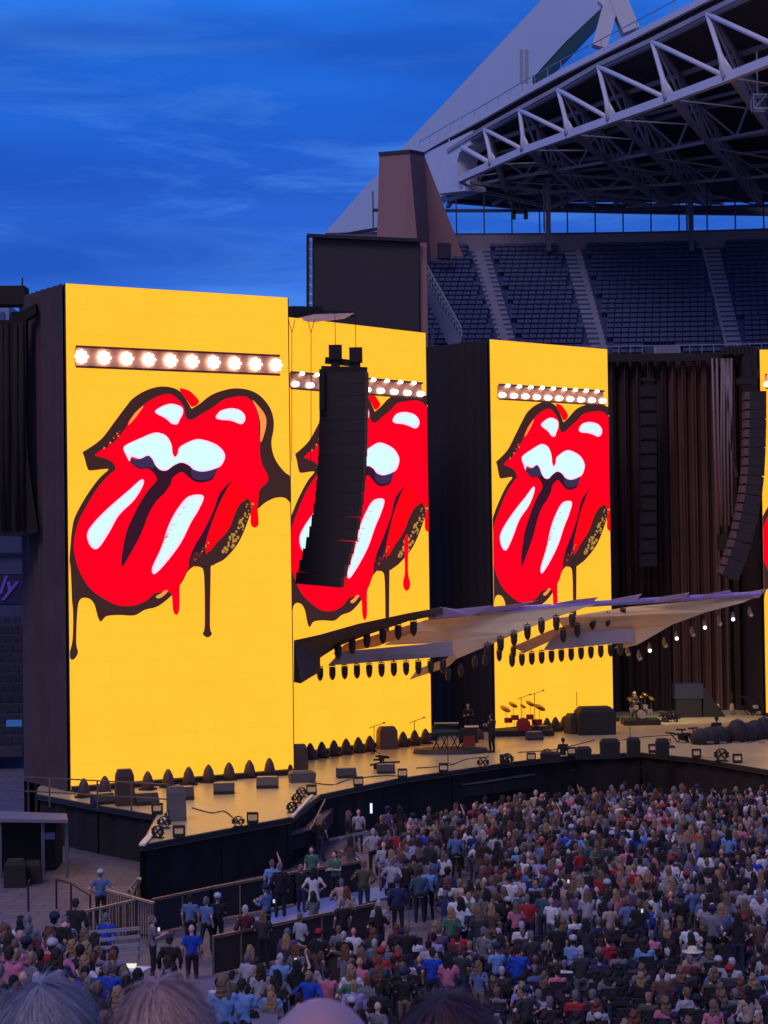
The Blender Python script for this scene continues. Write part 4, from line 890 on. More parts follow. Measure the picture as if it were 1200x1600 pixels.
# edge fans
fn = thing('stage_fan', '', 'fan', (0, 0, 0), 'round fans on the stage edge')
mb = MB(); 
for k in range(16):
    a, b_ = 2 * math.pi * k / 16, 2 * math.pi * (k + 1) / 16; mb.bar((.3 * math.cos(a), 0, .34 + .3 * math.sin(a)), (.3 * math.cos(b_), 0, .34 + .3 * math.sin(b_)), .2, .05)
for k in range(6): a = math.pi * k / 6; mb.bar((.29 * math.cos(a), -.05, .34 + .29 * math.sin(a)), (-.29 * math.cos(a), -.05, .34 - .29 * math.sin(a)), .02)
part('cage', mb, BLACK, fn); mb = MB(); mb.ell((0, 0, .34), (.09, .1, .09), 8, 6)
for k in range(4): a = math.pi * k / 2 + .3; mb.prism([(0, 0, .34), (.24 * math.cos(a), .02, .34 + .24 * math.sin(a)), (.24 * math.cos(a + .6), -.03, .34 + .24 * math.sin(a + .6))], (0, .03, 0))
part('fan_blades', mb, BLACKM, fn); mb = MB(); mb.box((0, 0, .03), (.6, .3, .06)); part('foot', mb, BLACK, fn)
for i, (x, y, s_) in enumerate([(372, 1293, 1), (456, 1270, 1), (464, 1256, 1), (471, 1246, 1), (256, 1295, 1.1), (266, 1283, 1), (246, 1310, 1.1), (755, 1200, 1.2), (793, 1195, 1.3), (855, 1186, 1.2), (1128, 1190, 1.5)]):
    first_or_copy(fn, USED, G(x, y, DZ) + V((0, .1, 0)), random.uniform(-.5, .5), f'{ORD[i]} round black fan counted from the left along the stage edge', s_ * .62)
for i, (pts_, lb) in enumerate([([(300, 1262), (330, 1270), (352, 1268), (376, 1290)], 'thin black cable curling over the yellow catwalk deck'), ([(480, 1222), (520, 1226), (545, 1218), (600, 1212), (640, 1214)], 'black cable snaking between the floor monitors at left'), ([(650, 1200), (700, 1196), (730, 1186), (770, 1182)], 'black cable in front of the keyboard riser'), ([(930, 1156), (890, 1166), (860, 1172), (800, 1176)], 'long flat cable ramp crossing the deck before the third screen'), ([(1060, 1148), (1000, 1152), (950, 1160)], 'dark cable line on the right deck')]):
    mb = MB(); q_ = [G(x, y, DZ + .02) for x, y in pts_]; q_ = [q_[0] + (q_[0] - q_[1]) * .01] + q_ + [q_[-1]]; cv_ = [0.5 * ((2 * q_[j]) + (q_[j + 1] - q_[j - 1]) * t + (2 * q_[j - 1] - 5 * q_[j] + 4 * q_[j + 1] - q_[j + 2]) * t * t + (3 * q_[j] - q_[j - 1] - 3 * q_[j + 1] + q_[j + 2]) * t ** 3) for j in range(1, len(q_) - 2) for t in (0, .2, .4, .6, .8)]; mb.loft(cv_, .022, 5); tag(part('stage_cable', mb, BLACK, None), lb, 'cable', 'cables on the deck')
# ---- stands, keyboards, drums
def mic_stand(x, y, h, label, boom=True):
    T = thing('mic_stand', label, 'microphone stand', G(x, y, DZ), 'microphone stands'); c = G(x, y, DZ); mb = MB(); mb.bar(c, c + V((0, 0, h)), .035)
    part('pole', mb, BLACKM, T); mb = MB()
    for k in range(3): a = k * 2.1; mb.bar(c + V((0, 0, .12)), c + V((.3 * math.cos(a), .3 * math.sin(a), .01)), .03)
    part('tripod_base', mb, BLACKM, T)
    if boom: mb = MB(); mb.bar(c + V((-.25, 0, h - .12)), c + V((.45, 0, h + .12)), .03); mb.ell(c + V((.5, 0, h + .14)), (.06, .05, .05), 6, 4); part('boom_microphone', mb, BLACKM, T)
mic_stand(985, 1172, 2.0, 'tall thin microphone stand alone on the right deck', False)
mic_stand(902, 1140, 2.1, 'thin stand rising before the third screen beside the olive rack', False)
mic_stand(585, 1178, 1.4, 'thin boom stand in front of the second screen by the brown case')
mic_stand(700, 1196, 1.5, 'slim stand at the front of the keyboard riser', False)
mic_stand(648, 1165, 1.3, 'small boom stand at the right of the brown covered case')
mic_stand(815, 1143, 1.9, 'left boom stand over the red drum kit')
mic_stand(836, 1142, 2.1, 'right boom stand over the red drum kit')
def tangle(x, y, n, w_, h, name, label, cat, z=DZ, m=BLACK, seed=1):
    T = thing(name, label, cat, G(x, y, z)); c = G(x, y, z); q = random.Random(seed); mb = MB()
    for _ in range(n):
        a = c + V((q.uniform(-w_, w_) / 2, q.uniform(-.3, .3), .0)); b_ = a + V((q.uniform(-.5, .5), q.uniform(-.2, .2), h * q.uniform(.4, 1))); mb.bar(a, b_, .06)
        mb.bar(b_ + V((-.25, 0, q.uniform(-.1, .1))), b_ + V((.25, 0, q.uniform(-.1, .1))), .12, .08)
    part('legs', mb, BLACKM, T); mb = MB()
    for _ in range(max(2, n // 2)): mb.box(c + V((q.uniform(-w_, w_) / 2.4, q.uniform(-.2, .2), q.uniform(.1, h * .6))), (q.uniform(.2, .45), .3, q.uniform(.15, .4)), rz=q.uniform(-.6, .6))
    part('cases', mb, m, T); return T
tangle(600, 1203, 7, 1.1, .65, 'folded_stands', 'small heap of folded instrument stands on the yellow lit deck', 'stands', seed=4)
# keyboard riser
kr = thing('keyboard_riser', 'low round-edged riser loaded with keyboards and pale lids left of the standing stagehand', 'keyboard riser', G(705, 1175, DZ)); c = G(705, 1178, DZ)
mb = MB(); mb.loft([c + V((0, .6, .0)), c + V((0, .6, .22))], [(1.9, 1.1), (1.8, 1.0)], 20, side=(1, 0, 0)); part('riser', mb, mat('riser_dark', (50, 42, 44), .6), kr)
mb = MB(); mb.box(c + V((-.3, .4, .95)), (1.5, .5, .14), rz=.2); mb.box(c + V((-.25, .8, 1.25)), (1.3, .4, .12), rz=.2); mb.box(c + V((.9, .5, .85)), (.9, .6, .7), rz=-.2); part('keyboard', mb, BLACK, kr)
mb = MB(); mb.box(c + V((-.2, .7, 1.42)), (1.2, .5, .05), rz=.2, M=Matrix.Rotation(-.3, 3, 'X')); mb.box(c + V((1.05, .5, 1.3)), (.7, .5, .05)); part('lid', mb, mat('pale_lid', (216, 196, 160), .5), kr)
mb = MB()
for dx in (-.9, .3, -.5, .0): mb.bar(c + V((dx, .2, .2)), c + V((dx + .35, .2, .95)), .05); mb.bar(c + V((dx + .35, .2, .2)), c + V((dx, .2, .95)), .05)
part('stand', mb, BLACKM, kr); mb = MB(); mb.box(c + V((.9, .05, .62)), (.6, .3, .5)); part('red_amplifier', mb, mat('dark_red', (110, 30, 30), .5), kr)
def drum_kit(x, y, label, red, s_=1.0):
    T = thing('drum_kit', label, 'drum kit', G(x, y, DZ)); c = G(x, y, DZ)
    DR = mat('drum_red', (150, 40, 44), .35) if red else mat('drum_grey', (150, 140, 130), .35)
    mb = MB(); mb.box(c + V((0, .6, .15)), (2.6 * s_, 1.8, .3)); part('riser', mb, BLACK, T)
    c = c + V((0, 0, .3))
    mb = MB(); mb.loft([c + V((0, -.1, .3)), c + V((0, .4, .3))], [.3 * s_] * 2, 16); part('bass_drum', mb, DR, T)
    for dx, dy, z, r_ in ((-.35, .2, .72, .17), (.3, .2, .74, .17), (.62, .5, .45, .23), (-.62, .5, .55, .18)):
        mb = MB(); mb.loft([c + V((dx * s_, dy, z - .16)), c + V((dx * s_, dy, z + .1))], [r_ * s_] * 2, 14); part('drum', mb, DR, T)
    for dx, dy, z, r_ in ((-.75, .3, 1.15, .26), (.75, .3, 1.2, .26), (-.4, .5, 1.35, .22), (.35, .6, 1.4, .22), (0, .1, 1.3, .15)):
        mb = MB(); q = c + V((dx * s_, dy, z)); mb.loft([q, q + V((.01, -.01, .02)), q + V((.02, -.02, .04))], [r_ * s_, r_ * .5 * s_, .03], 14); part('cymbal', mb, mat('brass', (190, 150, 70), .3, .9), T)
        mb = MB(); mb.bar(q, c + V((dx * s_ * .9, dy, 0)), .025); part('cymbal_stand', mb, STEEL, T)
    mb = MB(); mb.loft([c + V((0, .8, 0)), c + V((0, .8, .42)), c + V((0, .8, .5))], [.05, .16, .17], 10); part('stool', mb, BLACK, T)
drum_kit(818, 1150, 'red drum kit with brass cymbals on a riser before the third screen', True, 1.25)
drum_kit(1003, 1133, 'grey percussion kit on a riser right of the third screen', False, .8)
tangle(1047, 1128, 6, 1.2, .8, 'flight_cases', 'low dark flight cases right of the grey percussion kit', 'cases', seed=9)
pn = thing('covered_rack', 'dim blue draped rack with angled side standing against the curtain', 'covered rack', G(1075, 1122, DZ)); c = V((17.9, 117, DZ))
mb = MB(); mb.box(c + V((0, 0, 1.55)), (1.7, 1, .9)); part('cover', mb, mat('blue_cover', (36, 40, 66), .6), pn)
mb = MB(); mb.box(c + V((0, 0, .55)), (1.5, .9, 1.1)); mb.prism([c + V((.85, -.3, 0)), c + V((2.2, -.3, 0)), c + V((.85, -.3, 1.9))], (0, .5, 0)); part('frame', mb, BLACK, pn)
gt = thing('guitar', '', 'guitar', (0, 0, 0), 'guitars standing in a row by the curtain')
mb = MB(); mb.loft([(0, 0, .12), (0, 0, .28), (0, 0, .4), (0, 0, .55), (0, 0, .62)], [(.1, .03), (.2, .04), (.14, .04), (.17, .04), (.06, .03)], 12, side=(1, 0, 0)); part('guitar_body', mb, mat('guitar_cream', (196, 170, 130), .3), gt, True)
mb = MB(); mb.bar((0, 0, .6), (0, 0, 1.2), .06, .03); mb.box((0, 0, 1.24), (.1, .03, .14)); part('neck', mb, mat('guitar_neck', (90, 60, 40), .4), gt)
mb = MB()
for dx in (-.2, .2): mb.bar((dx, -.1, 0), (0, .1, .5), .03)
part('stand', mb, BLACKM, gt)
for i, (x, y) in enumerate([(1078, 1118), (1098, 1117), (1121, 1120), (1144, 1119)]): first_or_copy(gt, USED, V((P(x, y, 118).x, 118, DZ)), .2 * i, f'{ORD[i]} pale guitar from the left on a stand by the curtain', 1.1)
tangle(1178, 1118, 4, .8, 1.2, 'white_easel', 'pale easel and stand at the far right of the stage', 'stand', m=mat('pale_easel', (190, 180, 170), .5), seed=12)
# covered low mass at right
cv = thing('covered_props', 'long low black covered stage props on the right deck', 'covered props', G(1150, 1162, DZ)); mb = MB(); q = random.Random(5)
for i in range(9):
    c = G(1098 + 14 * i, 1163 - 1.2 * i + q.uniform(-2, 2), DZ); h = .45 + .35 * (i > 3) + q.uniform(0, .35); mb.ell(c + V((0, .3, h * .4)), (.6, .6, h * .75), 10, 6)
part('cover', mb, BLACK, cv, True); mb = MB()
for i in range(5): c = G(1110 + 20 * i, 1160, DZ + .9); mb.box(c, (.3, .2, .06))
part('lid', mb, mat('grey_lid', (120, 112, 112), .4), cv)
tangle(1076, 1160, 8, 1.5, .7, 'folded_stands', 'heap of dark stands left of the long covered props', 'stands', seed=21)
for i, (x, y, w_, h) in enumerate([(953, 1182, .9, .95), (990, 1178, .6, .9), (1035, 1180, .6, .9), (860, 1188, .9, .5), (912, 1183, .7, .6)]):
    covered_box(x, y + 3, w_, .5, h, ['square black box beside the front centre of the stage edge', 'tall black box just right of the square black box on the stage edge', 'narrow black cover on the stage edge right of centre', 'low black box left on the centre stage edge', 'small black box right of the seated stagehand'][i], 0, DZ, BLACK, .97)
for i, (x, y) in enumerate([(1008, 1212), (933, 1190), (1060, 1220)]): pass
mb = MB(); mb.box(P(580, 1263, 84.5), (.1, .05, .42))
tag(part('work_light', mb, em('work_light_glow', (214, 220, 240), 1.4), None), 'small upright white work light in the dark below the stage', 'work light')
# backstage truss leaning in the dark by the steps
tg = thing('truss_pile', 'leaning silvery truss and scaffold pieces in the dark below the stage', 'scaffold pile', G(535, 1340, 0)); mb = MB()
for a, b_ in (((515, 1312, .9), (570, 1300, 1.3)), ((530, 1330, .3), (560, 1345, .1)), ((540, 1318, .8), (570, 1348, .2)), ((520, 1345, .2), (560, 1318, 1.1)), ((575, 1300, 1.2), (530, 1310, 1.0))): mb.bar(G(*a), G(*b_), .09)
part('tubes', mb, ALU, tg)
for i, x in enumerate((690, 640)):
    mb = MB(); a = G(x, 1262, 0.1); mb.prism([a, a + V((.8, 0, 0)), a + V((1.6, 1, 1.3)), a + V((.9, 1, 1.3))], (0, .1, 0)); mb.bar(a, a + V((.9, 1, 1.3)), .08)
    tag(part('ramp', mb, mat('ramp_dark', (70, 68, 84), .5), None), ('right' if i == 0 else 'left') + ' dark ramp leaning to the stage front ledge', 'ramp')

# ================================================================== barriers, rails, left platform
def barrier(label, pts, h, m_panel, m_rail, step=1.0, bars=False, name='crowd_barrier'):
    T = thing(name, label, 'barrier', pts[0]); mb = MB(); mr_ = MB()
    for a, b_ in zip(pts, pts[1:]):
        mr_.bar(a + V((0, 0, h)), b_ + V((0, 0, h)), .09, .07); d = b_ - a; n = max(1, int(d.length / (0.14 if bars else step)))
        if not bars: mb.prism([a + V((0, 0, .05)), b_ + V((0, 0, .05)), b_ + V((0, 0, h - .06)), a + V((0, 0, h - .06))], (0, .05, 0))
        for k in range(n + 1):
            c = a + d * k / n; (mb if bars else mr_).bar(c, c + V((0, 0, h)), .035 if bars else .06)
        if bars: mb.bar(a + V((0, 0, .12)), b_ + V((0, 0, .12)), .05)
    part('top_rail', mr_, m_rail, T); part('bars' if bars else 'panel', mb, m_panel, T)
RAIL = mat('rail_bronze', (132, 112, 96), .45, .5); PNL = mat('barrier_black', (40, 36, 38), .7); PNB = mat('barrier_brown', (62, 48, 44), .7)
barrier('black panelled barrier nearest the stage with thin bronze rail', [G(x, y, 1.1) - V((0, 0, 1.1)) for x, y in ((238, 1406), (330, 1387), (460, 1363), (565, 1346))], 1.1, PNL, RAIL)
barrier('brown barrier along the near side of the blue-grey walkway', [G(x, y, 1.1) - V((0, 0, 1.1)) for x, y in ((333, 1464), (460, 1438), (584, 1412))], 1.1, PNB, RAIL)
barrier('barred metal fence with pale rail behind the blue raincoat', [G(x, y, 1.2) - V((0, 0, 1.2)) for x, y in ((166, 1391), (240, 1411))], 1.2, mat('bar_metal', (84, 72, 62), .5, .5), mat('rail_pale', (176, 156, 134), .4, .4), bars=True)
barrier('low barred fence with pale rail running left of the barred fence', [G(x, y, 1.15) - V((0, 0, 1.15)) for x, y in ((133, 1424), (218, 1405))], 1.15, mat('bar_metal', (84, 72, 62), .5, .5), mat('rail_pale', (176, 156, 134), .4, .4), bars=True)
barrier('short brown barrier among the people right of the walkway', [G(x, y, 1.1) - V((0, 0, 1.1)) for x, y in ((440, 1473), (466, 1478), (545, 1492))], 1.1, PNB, RAIL)
mb = MB(); mb.prism([G(x, y, .03) for x, y in ((388, 1462), (585, 1408), (640, 1395), (600, 1385), (520, 1400), (380, 1440))], (0, 0, .03)); o = struct('walkway', mb, mat('blue_lit_walkway', (120, 138, 190), .6, var=.2, scale=.5))  # blue light on the walkway is put into its floor colour
pl = thing('side_platform', 'low grey roofed work platform on steel legs at the left edge', 'platform', G(60, 1340, 0))
mb = MB(); mb.prism([P(-60, 1279, 74), P(106, 1281, 73.5), P(104, 1271, 77), P(0, 1267, 77.5), P(-60, 1267, 77.5)], (0, 0, -.12)); part('deck', mb, mat('platform_grey', (110, 110, 132), .5), pl)
for x in (0, 67, 104):
    mb = MB(); a = P(x, 1284, 74); mb.bar(a, V((a.x, a.y, 0)), .12); part('leg', mb, STEEL, pl)
mb = MB(); mb.box(P(78, 1306, 74.5), (.35, .1, .25)); part('small_panel', mb, mat('lilac_panel', (150, 150, 200), .4), pl)
mb = MB(); c = P(20, 1325, 76.5); mb.box((c.x, c.y, 1.0), (3.6, 1.6, 1.9)); part('black_block', mb, BLACK, pl)  # plain black block filling the space under the platform deck
for i, (x, s_) in enumerate(((24, 1.0), (52, .8))): covered_box(x, 1385 - 6 * i, .8 * s_, .7, 1.0 * s_, ['black covered bin at the left edge under the platform', 'small dark bin beside the platform leg'][i], .1, 0, BLACK)
gr = thing('guard_rail', 'thin metal guard rail crossing before the lower left of the first screen', 'railing', G(80, 1230, DZ)); mb = MB()
for y0, y1, z in ((1211, 1226, 3.1), (1233, 1249, 2.5)): mb.bar(P(-10, y0, 80), P(265, y1, 76.5), .05)
for x in (77, 152, 205, 261): f = (x + 10) / 275; Y_ = 80 - 3.5 * f; a = P(x, 1211 + 15 * f, Y_); mb.bar(a, V((a.x, a.y, DZ)), .06)
part('rail', mb, mat('rail_brown', (120, 104, 92), .4, .5), gr)
hr = thing('hand_rail', 'thin dark stair hand rail on the grey floor left of the guard', 'railing', G(90, 1400, 0)); mb = MB()
for a, b_ in (((88, 1374), (111, 1380)), ((111, 1380), (141, 1399)), ((44, 1378), (47, 1375))): mb.bar(G(*a, 1.0), G(*b_, 1.0), .05)
for x, y in ((44, 1378), (88, 1374), (111, 1380), (141, 1399)): a = G(x, y, 1.0); mb.bar(a, V((a.x, a.y, 0)), .06)
part('rail', mb, BLACKM, hr)
lw = thing('folded_leg_stand', 'pale folded A-frame legs leaning at the corner of the catwalk', 'folded stand', G(210, 1398, 0)); mb = MB()
for a, b_ in (((200, 1392, 0), (216, 1372, 1)), ((210, 1396, 0), (219, 1372, 1)), ((203, 1388, .3), (212, 1388, .3)), ((216, 1393, 0), (219, 1373, 1))): mb.bar(G(*a), G(*b_), .07)
part('legs', mb, mat('cream_metal', (200, 194, 160), .5), lw)
# white table with lit things
wt = thing('white_table', 'white table with shining papers and a small lamp among the people at lower left', 'table', P(165, 1510, 50)); c = P(166, 1513, 50)
mb = MB(); mb.box(c, (2.2, .6, .05), rz=-.25); mb.box(c + V((-.4, .05, .06)), (.5, .3, .06), mi=1); mb.box(c + V((.5, 0, .06)), (.5, .3, .05), mi=1); part('table_top', mb, [mat('table_white', (200, 200, 214), .4), em('paper_glow', (250, 240, 224), 1.0)], wt)  # papers are given emission for their lit look, they are no lamps
mb = MB()
for dx in (-.9, .9):
    for dy in (-.2, .2): mb.bar(c + V((dx, dy, 0)), c + V((dx, dy, -.75)), .05)
part('leg', mb, STEEL, wt)
mb = MB(); c2 = P(127, 1463, 54); mb.ell(c2, (.1, .1, .1), 8, 6); mb.bar(c2, c2 - V((0, 0, .9)), .04); tag(part('lantern', mb, em('lantern_warm', (255, 206, 160), 2.0), None), 'small warm lantern glowing beside the blue raincoat', 'lantern')
hb = thing('stacked_barrier', 'grey slatted rail section in front of the blue raincoat', 'barrier', P(175, 1480, 53)); c = P(176, 1472, 53); mb = MB()
for k in range(4): mb.bar(c + V((-.75, 0, .25 - .22 * k)), c + V((.75, -.1, .38 - .22 * k)), .05, .09)
for dx in (-.7, 0, .7): mb.bar(c + V((dx, 0, .35)), c + V((dx, 0, -1.1)), .05)
part('slats', mb, mat('slat_grey', (140, 140, 158), .5), hb)
# raked lower seating under the camera side
def rake(Y): return max(0.0, (57 - Y) * .125) if Y < 57 else 0.0
rk = thing('raked_terrace', 'dark raked floor under the people at the lower left', 'terrace', (-6, 40, 0)); mb = MB()
for k in range(28):
    Y = 24 + k * 1.15; z = rake(Y + .6)
    if z > .05: mb.box((-7.2 - .0 * k, Y, z / 2), (15 - k * .32, 1.15, z))
part('steps', mb, mat('terrace_grey', (110, 102, 118), .8), rk)
# ================================================================== PEOPLE
def remesh(mb, voxel, it=3, name='tmp'):
    me = mb.mesh(name, []); o = bpy.data.objects.new('tmp', me); COL.objects.link(o)
    m = o.modifiers.new('r', 'REMESH'); m.mode = 'VOXEL'; m.voxel_size = voxel; m.use_smooth_shade = True
    s = o.modifiers.new('s', 'SMOOTH'); s.factor = .5; s.iterations = it
    dg = bpy.context.evaluated_depsgraph_get(); r_ = bpy.data.meshes.new_from_object(o.evaluated_get(dg), depsgraph=dg)
    bpy.data.objects.remove(o); bpy.data.meshes.remove(me); r_.name = name; return r_
POSE = {  # elbow, wrist (right side x>0, left mirrored unless given), knees
 'stand': dict(e=((.26, -.03, 1.13), (-.26, -.03, 1.13)), w=((.25, .09, .9), (-.25, .09, .9))),
 'hips': dict(e=((.38, -.1, 1.16), (-.38, -.1, 1.16)), w=((.22, .06, 1.02), (-.22, .06, 1.02))),
 'phone': dict(e=((.25, .06, 1.14), (-.25, .04, 1.14)), w=((.12, .32, 1.22), (-.12, .3, 1.2))),
 'raise': dict(e=((.33, .1, 1.56), (-.26, -.02, 1.13)), w=((.24, .2, 1.84), (-.24, .12, .93))),
 'both_up': dict(e=((.36, .05, 1.6), (-.36, .05, 1.6)), w=((.24, .12, 1.84), (-.24, .12, 1.84))),
 'arms_out': dict(e=((.44, 0, 1.34), (-.44, 0, 1.34)), w=((.68, .1, 1.3), (-.68, .1, 1.3))),
 'crossed': dict(e=((.27, .02, 1.12), (-.27, .02, 1.12)), w=((-.05, .26, 1.16), (.05, .26, 1.12))),
 'sit': dict(e=((.27, .04, 1.14), (-.27, .04, 1.14)), w=((.14, .3, 1.0), (-.14, .3, 1.0)), sit=True),
 'walk': dict(e=((.27, -.12, 1.15), (-.27, .06, 1.13)), w=((.25, -.02, .93), (-.24, .27, 1.02)), walk=True)}
def rough(me, amt, fr):
    for v in me.vertices:
        nn = mnoise.noise_vector(v.co * fr); v.co += nn * amt
    return me
def build_parts(pose, low=False):
    d = POSE[pose]; sit = d.get('sit'); walk = d.get('walk'); dz = -.46 if sit else 0.0
    def z(p): return V((p[0], p[1], p[2] + dz))
    n = 8
    legs = []
    for s in (1, -1):
        hip = z((.095 * s, 0, .9))
        if sit: k, a = V((.13 * s, .44, .48)), V((.14 * s, .42, .09))
        elif walk: k, a = V((.1 * s, .14 * s + .02, .5)), V((.1 * s, .18 * s - .06, .09))
        else: k, a = V((.11 * s, .02, .49)), V((.12 * s, -.01, .09))
        legs.append((hip, k, a))
    def torso(mb, g, zlo=.88):
        mb.loft([z((0, 0, zlo)), z((0, 0, .98)), z((0, -.005, 1.1)), z((0, -.01, 1.26)), z((0, -.01, 1.38)), z((0, -.005, 1.45))], [(.155 + g, .11 + g), (.155 + g, .11 + g), (.14 + g, .1 + g), (.17 + g, .115 + g), (.185 + g, .1 + g), (.08 + g, .06 + g)], 12, side=(1, 0, 0))
    def arm(mb, s, g, frac=1.0):
        i = 0 if s > 0 else 1; sh = z((.185 * s, -.005, 1.39)); e_, w_ = z(d['e'][i]), z(d['w'][i])
        if frac < 1: mb.loft([sh - V((.05 * s, 0, 0)), sh, sh.lerp(e_, frac)], [.055 + g, .06 + g, .052 + g], n)
        else: mb.loft([sh - V((.05 * s, 0, 0)), sh, e_, w_], [.05 + g, .055 + g, .043 + g, .03 + g], n)
    vb = .03 if low else .016
    B = MB(); torso(B, -.02)
    for s in (1, -1): arm(B, s, 0); h, k, a = legs[0 if s > 0 else 1]; B.loft([h, k, a], [.085, .055, .04], n)
    B.loft([z((0, -.01, 1.4)), z((0, .0, 1.48)), z((0, .01, 1.56))], [.062, .055, .055], n)
    hc = z((0, .012, 1.625)); B.ell(hc, (.08, .098, .122), 14, 10); B.ell(hc + V((0, .05, -.06)), (.05, .045, .05), 8, 6)
    B.ell(hc + V((0, .107, -.015)), (.014, .02, .026), 6, 5)
    for s in (1, -1): B.ell(hc + V((.086 * s, -.005, -.005)), (.012, .02, .03), 6, 5)
    if not low: B.ell(hc + V((0, .098, -.058)), (.024, .012, .008), 6, 4)
    for s in (1, -1):
        i = 0 if s > 0 else 1; e_, w_ = z(d['e'][i]), z(d['w'][i]); u = (w_ - e_).normalized(); B.loft([w_, w_ + u * .05, w_ + u * .085], [.03, .036, .03], 8)
    body = remesh(B, vb, 2, 'person')
    if not low:                                                     # five separate fingers rooted in each palm
        bm = bmesh.new(); bm.from_mesh(body); H = MB()
        for s in (1, -1):
            i = 0 if s > 0 else 1; e_, w_ = z(d['e'][i]), z(d['w'][i]); u = (w_ - e_).normalized(); sd = u.cross(V((1, 0, 0))).normalized() if abs(u.x) < .9 else V((0, 1, 0)); pn_ = u.cross(sd)
            for k, (o_, ln) in enumerate(((-.027, .062), (-.009, .075), (.009, .07), (.027, .055))):
                a = w_ + u * .075 + sd * o_; b_ = a + u * ln * .55 + sd * o_ * .2; c = b_ + (u * .8 - pn_ * .6 * s).normalized() * ln * .45; H.loft([a, b_, c], [.0095, .009, .007], 5)
            a = w_ + u * .03 + sd * -.03; H.loft([a, a + (u * .6 - sd).normalized() * .035, a + (u * 1.2 - sd).normalized() * .06], [.012, .011, .008], 5)
            for e2 in (1, -1): pass
        hm = H.mesh('h', []); bm.from_mesh(hm); bm.to_mesh(body); bm.free(); bpy.data.meshes.remove(hm)
    Sh = MB(); torso(Sh, .012); [arm(Sh, s, .014, .75) for s in (1, -1)]; shirt = rough(remesh(Sh, vb * 1.2, 2, 'shirt'), .03, 8)
    SL = MB(); torso(SL, .014, .8); [arm(SL, s, .014) for s in (1, -1)]; jacket = rough(remesh(SL, vb * 1.2, 2, 'jacket'), .034, 8)
    T = MB(); T.loft([z((0, 0, .84)), z((0, 0, .9)), z((0, 0, 1.0))], [(.14, .11), (.165, .122), (.15, .112)], 12, side=(1, 0, 0))
    for h, k, a in legs: T.loft([h, k, a], [.1, .07, .055], n)
    tr = remesh(T, vb * 1.3, 2, 'trousers')
    Dr = MB(); Dr.loft([z((0, 0, 1.0)), z((0, 0, .85)), z((0, .02, .45))] if not sit else [z((0, 0, 1.0)), z((0, .02, .92)), V((0, .4, .47))], [(.165, .12), (.18, .14), (.27, .2)] if not sit else [.15, .16, (.2, .1)], 12, side=(1, 0, 0)); torso(Dr, .012); [arm(Dr, s, .014, .4) for s in (1, -1)]; dress = remesh(Dr, vb * 1.3, 2, 'dress')
    Sx = MB()
    for h, k, a in legs: Sx.ell(a + V((0, .06, -.045)), (.048, .13, .05), 10, 6)
    shoes = Sx.mesh('shoes', [], True)
    hs = MB(); hs.ell(hc + V((0, -.022, .02)), (.09, .106, .12), 12, 8); hs.ell(hc + V((0, -.07, -.05)), (.075, .05, .06), 8, 6)
    hl = MB(); hl.ell(hc + V((0, -.022, .022)), (.102, .114, .13), 12, 8); hl.loft([hc + V((0, -.04, .06)), hc + V((0, -.065, -.08)), hc + V((0, -.085, -.2)), hc + V((0, -.1, -.29))], [(.1, .07), (.125, .065), (.14, .05), (.1, .025)], 10, side=(1, 0, 0))
    hairs, hairl = rough(remesh(hs, vb * 1.0, 1, 'hair'), .022, 20), rough(remesh(hl, vb * 1.0, 1, 'hair'), .034, 14)
    cp = MB(); cp.loft([hc + V((0, -.015, .02)), hc + V((0, -.018, .09)), hc + V((0, -.02, .145)), hc + V((0, -.02, .172))], [(.118, .136), (.116, .132), (.088, .1), (.03, .03)], 14, side=(1, 0, 0)); cp.prism([hc + V((-.07, .07, .03)), hc + V((.07, .07, .03)), hc + V((.05, .17, .015)), hc + V((-.05, .17, .015))], (0, 0, .012)); cap = cp.mesh('cap', [], True)
    ht = MB(); ht.loft([hc + V((0, -.01, .03)), hc + V((0, -.01, .045)), hc + V((0, -.01, .05)), hc + V((0, -.01, .15)), hc + V((0, -.01, .175))], [.27, .27, .125, .115, .07], 18); hat = ht.mesh('hat', [], True)
    return dict(body=body, shirt=shirt, jacket=jacket, trousers=tr, dress=dress, shoes=shoes, hair_short=hairs, hair_long=hairl, cap=cap, hat=hat)
SKIN = [mat('skin_fair', (214, 164, 150), .55, var=.08), mat('skin_warm', (190, 138, 120), .55, var=.08), mat('skin_deep', (108, 74, 62), .55, var=.08)]
def cm_(name, rgb): return mat('cloth_' + name.replace(' ', '_'), rgb, .85, var=.15, scale=5)
CLO = {'black': (30, 28, 32), 'charcoal': (52, 50, 58), 'grey': (110, 108, 118), 'pale grey': (160, 160, 172), 'white': (206, 206, 216), 'navy': (34, 44, 88), 'royal blue': (22, 66, 180), 'light blue': (110, 150, 205), 'denim': (90, 112, 158),
       'maroon': (92, 34, 46), 'red': (158, 34, 48), 'pink': (190, 110, 140), 'lilac': (150, 140, 190), 'purple': (86, 66, 110), 'olive': (80, 78, 60), 'green': (64, 112, 94), 'teal': (54, 84, 100), 'brown': (92, 68, 62), 'orange': (205, 96, 50), 'beige': (168, 148, 134)}
HAIR = {'dark': (44, 32, 30), 'black': (24, 22, 26), 'grey': (112, 104, 110), 'white': (170, 162, 166), 'blond': (146, 116, 88), 'auburn': (104, 62, 46), 'brown': (112, 88, 72)}
TRO = {'black': (28, 28, 34), 'dark blue': (40, 46, 78), 'grey': (92, 92, 104), 'khaki': (128, 112, 96)}
HATC = {'white': (176, 176, 184), 'black': (28, 28, 30), 'navy': (30, 38, 74), 'red': (150, 30, 40), 'straw': (226, 208, 172)}
_LIB = {}
def lib(pose, low=False):
    if (pose, low) not in _LIB: _LIB[(pose, low)] = build_parts(pose, low)
    return _LIB[(pose, low)]
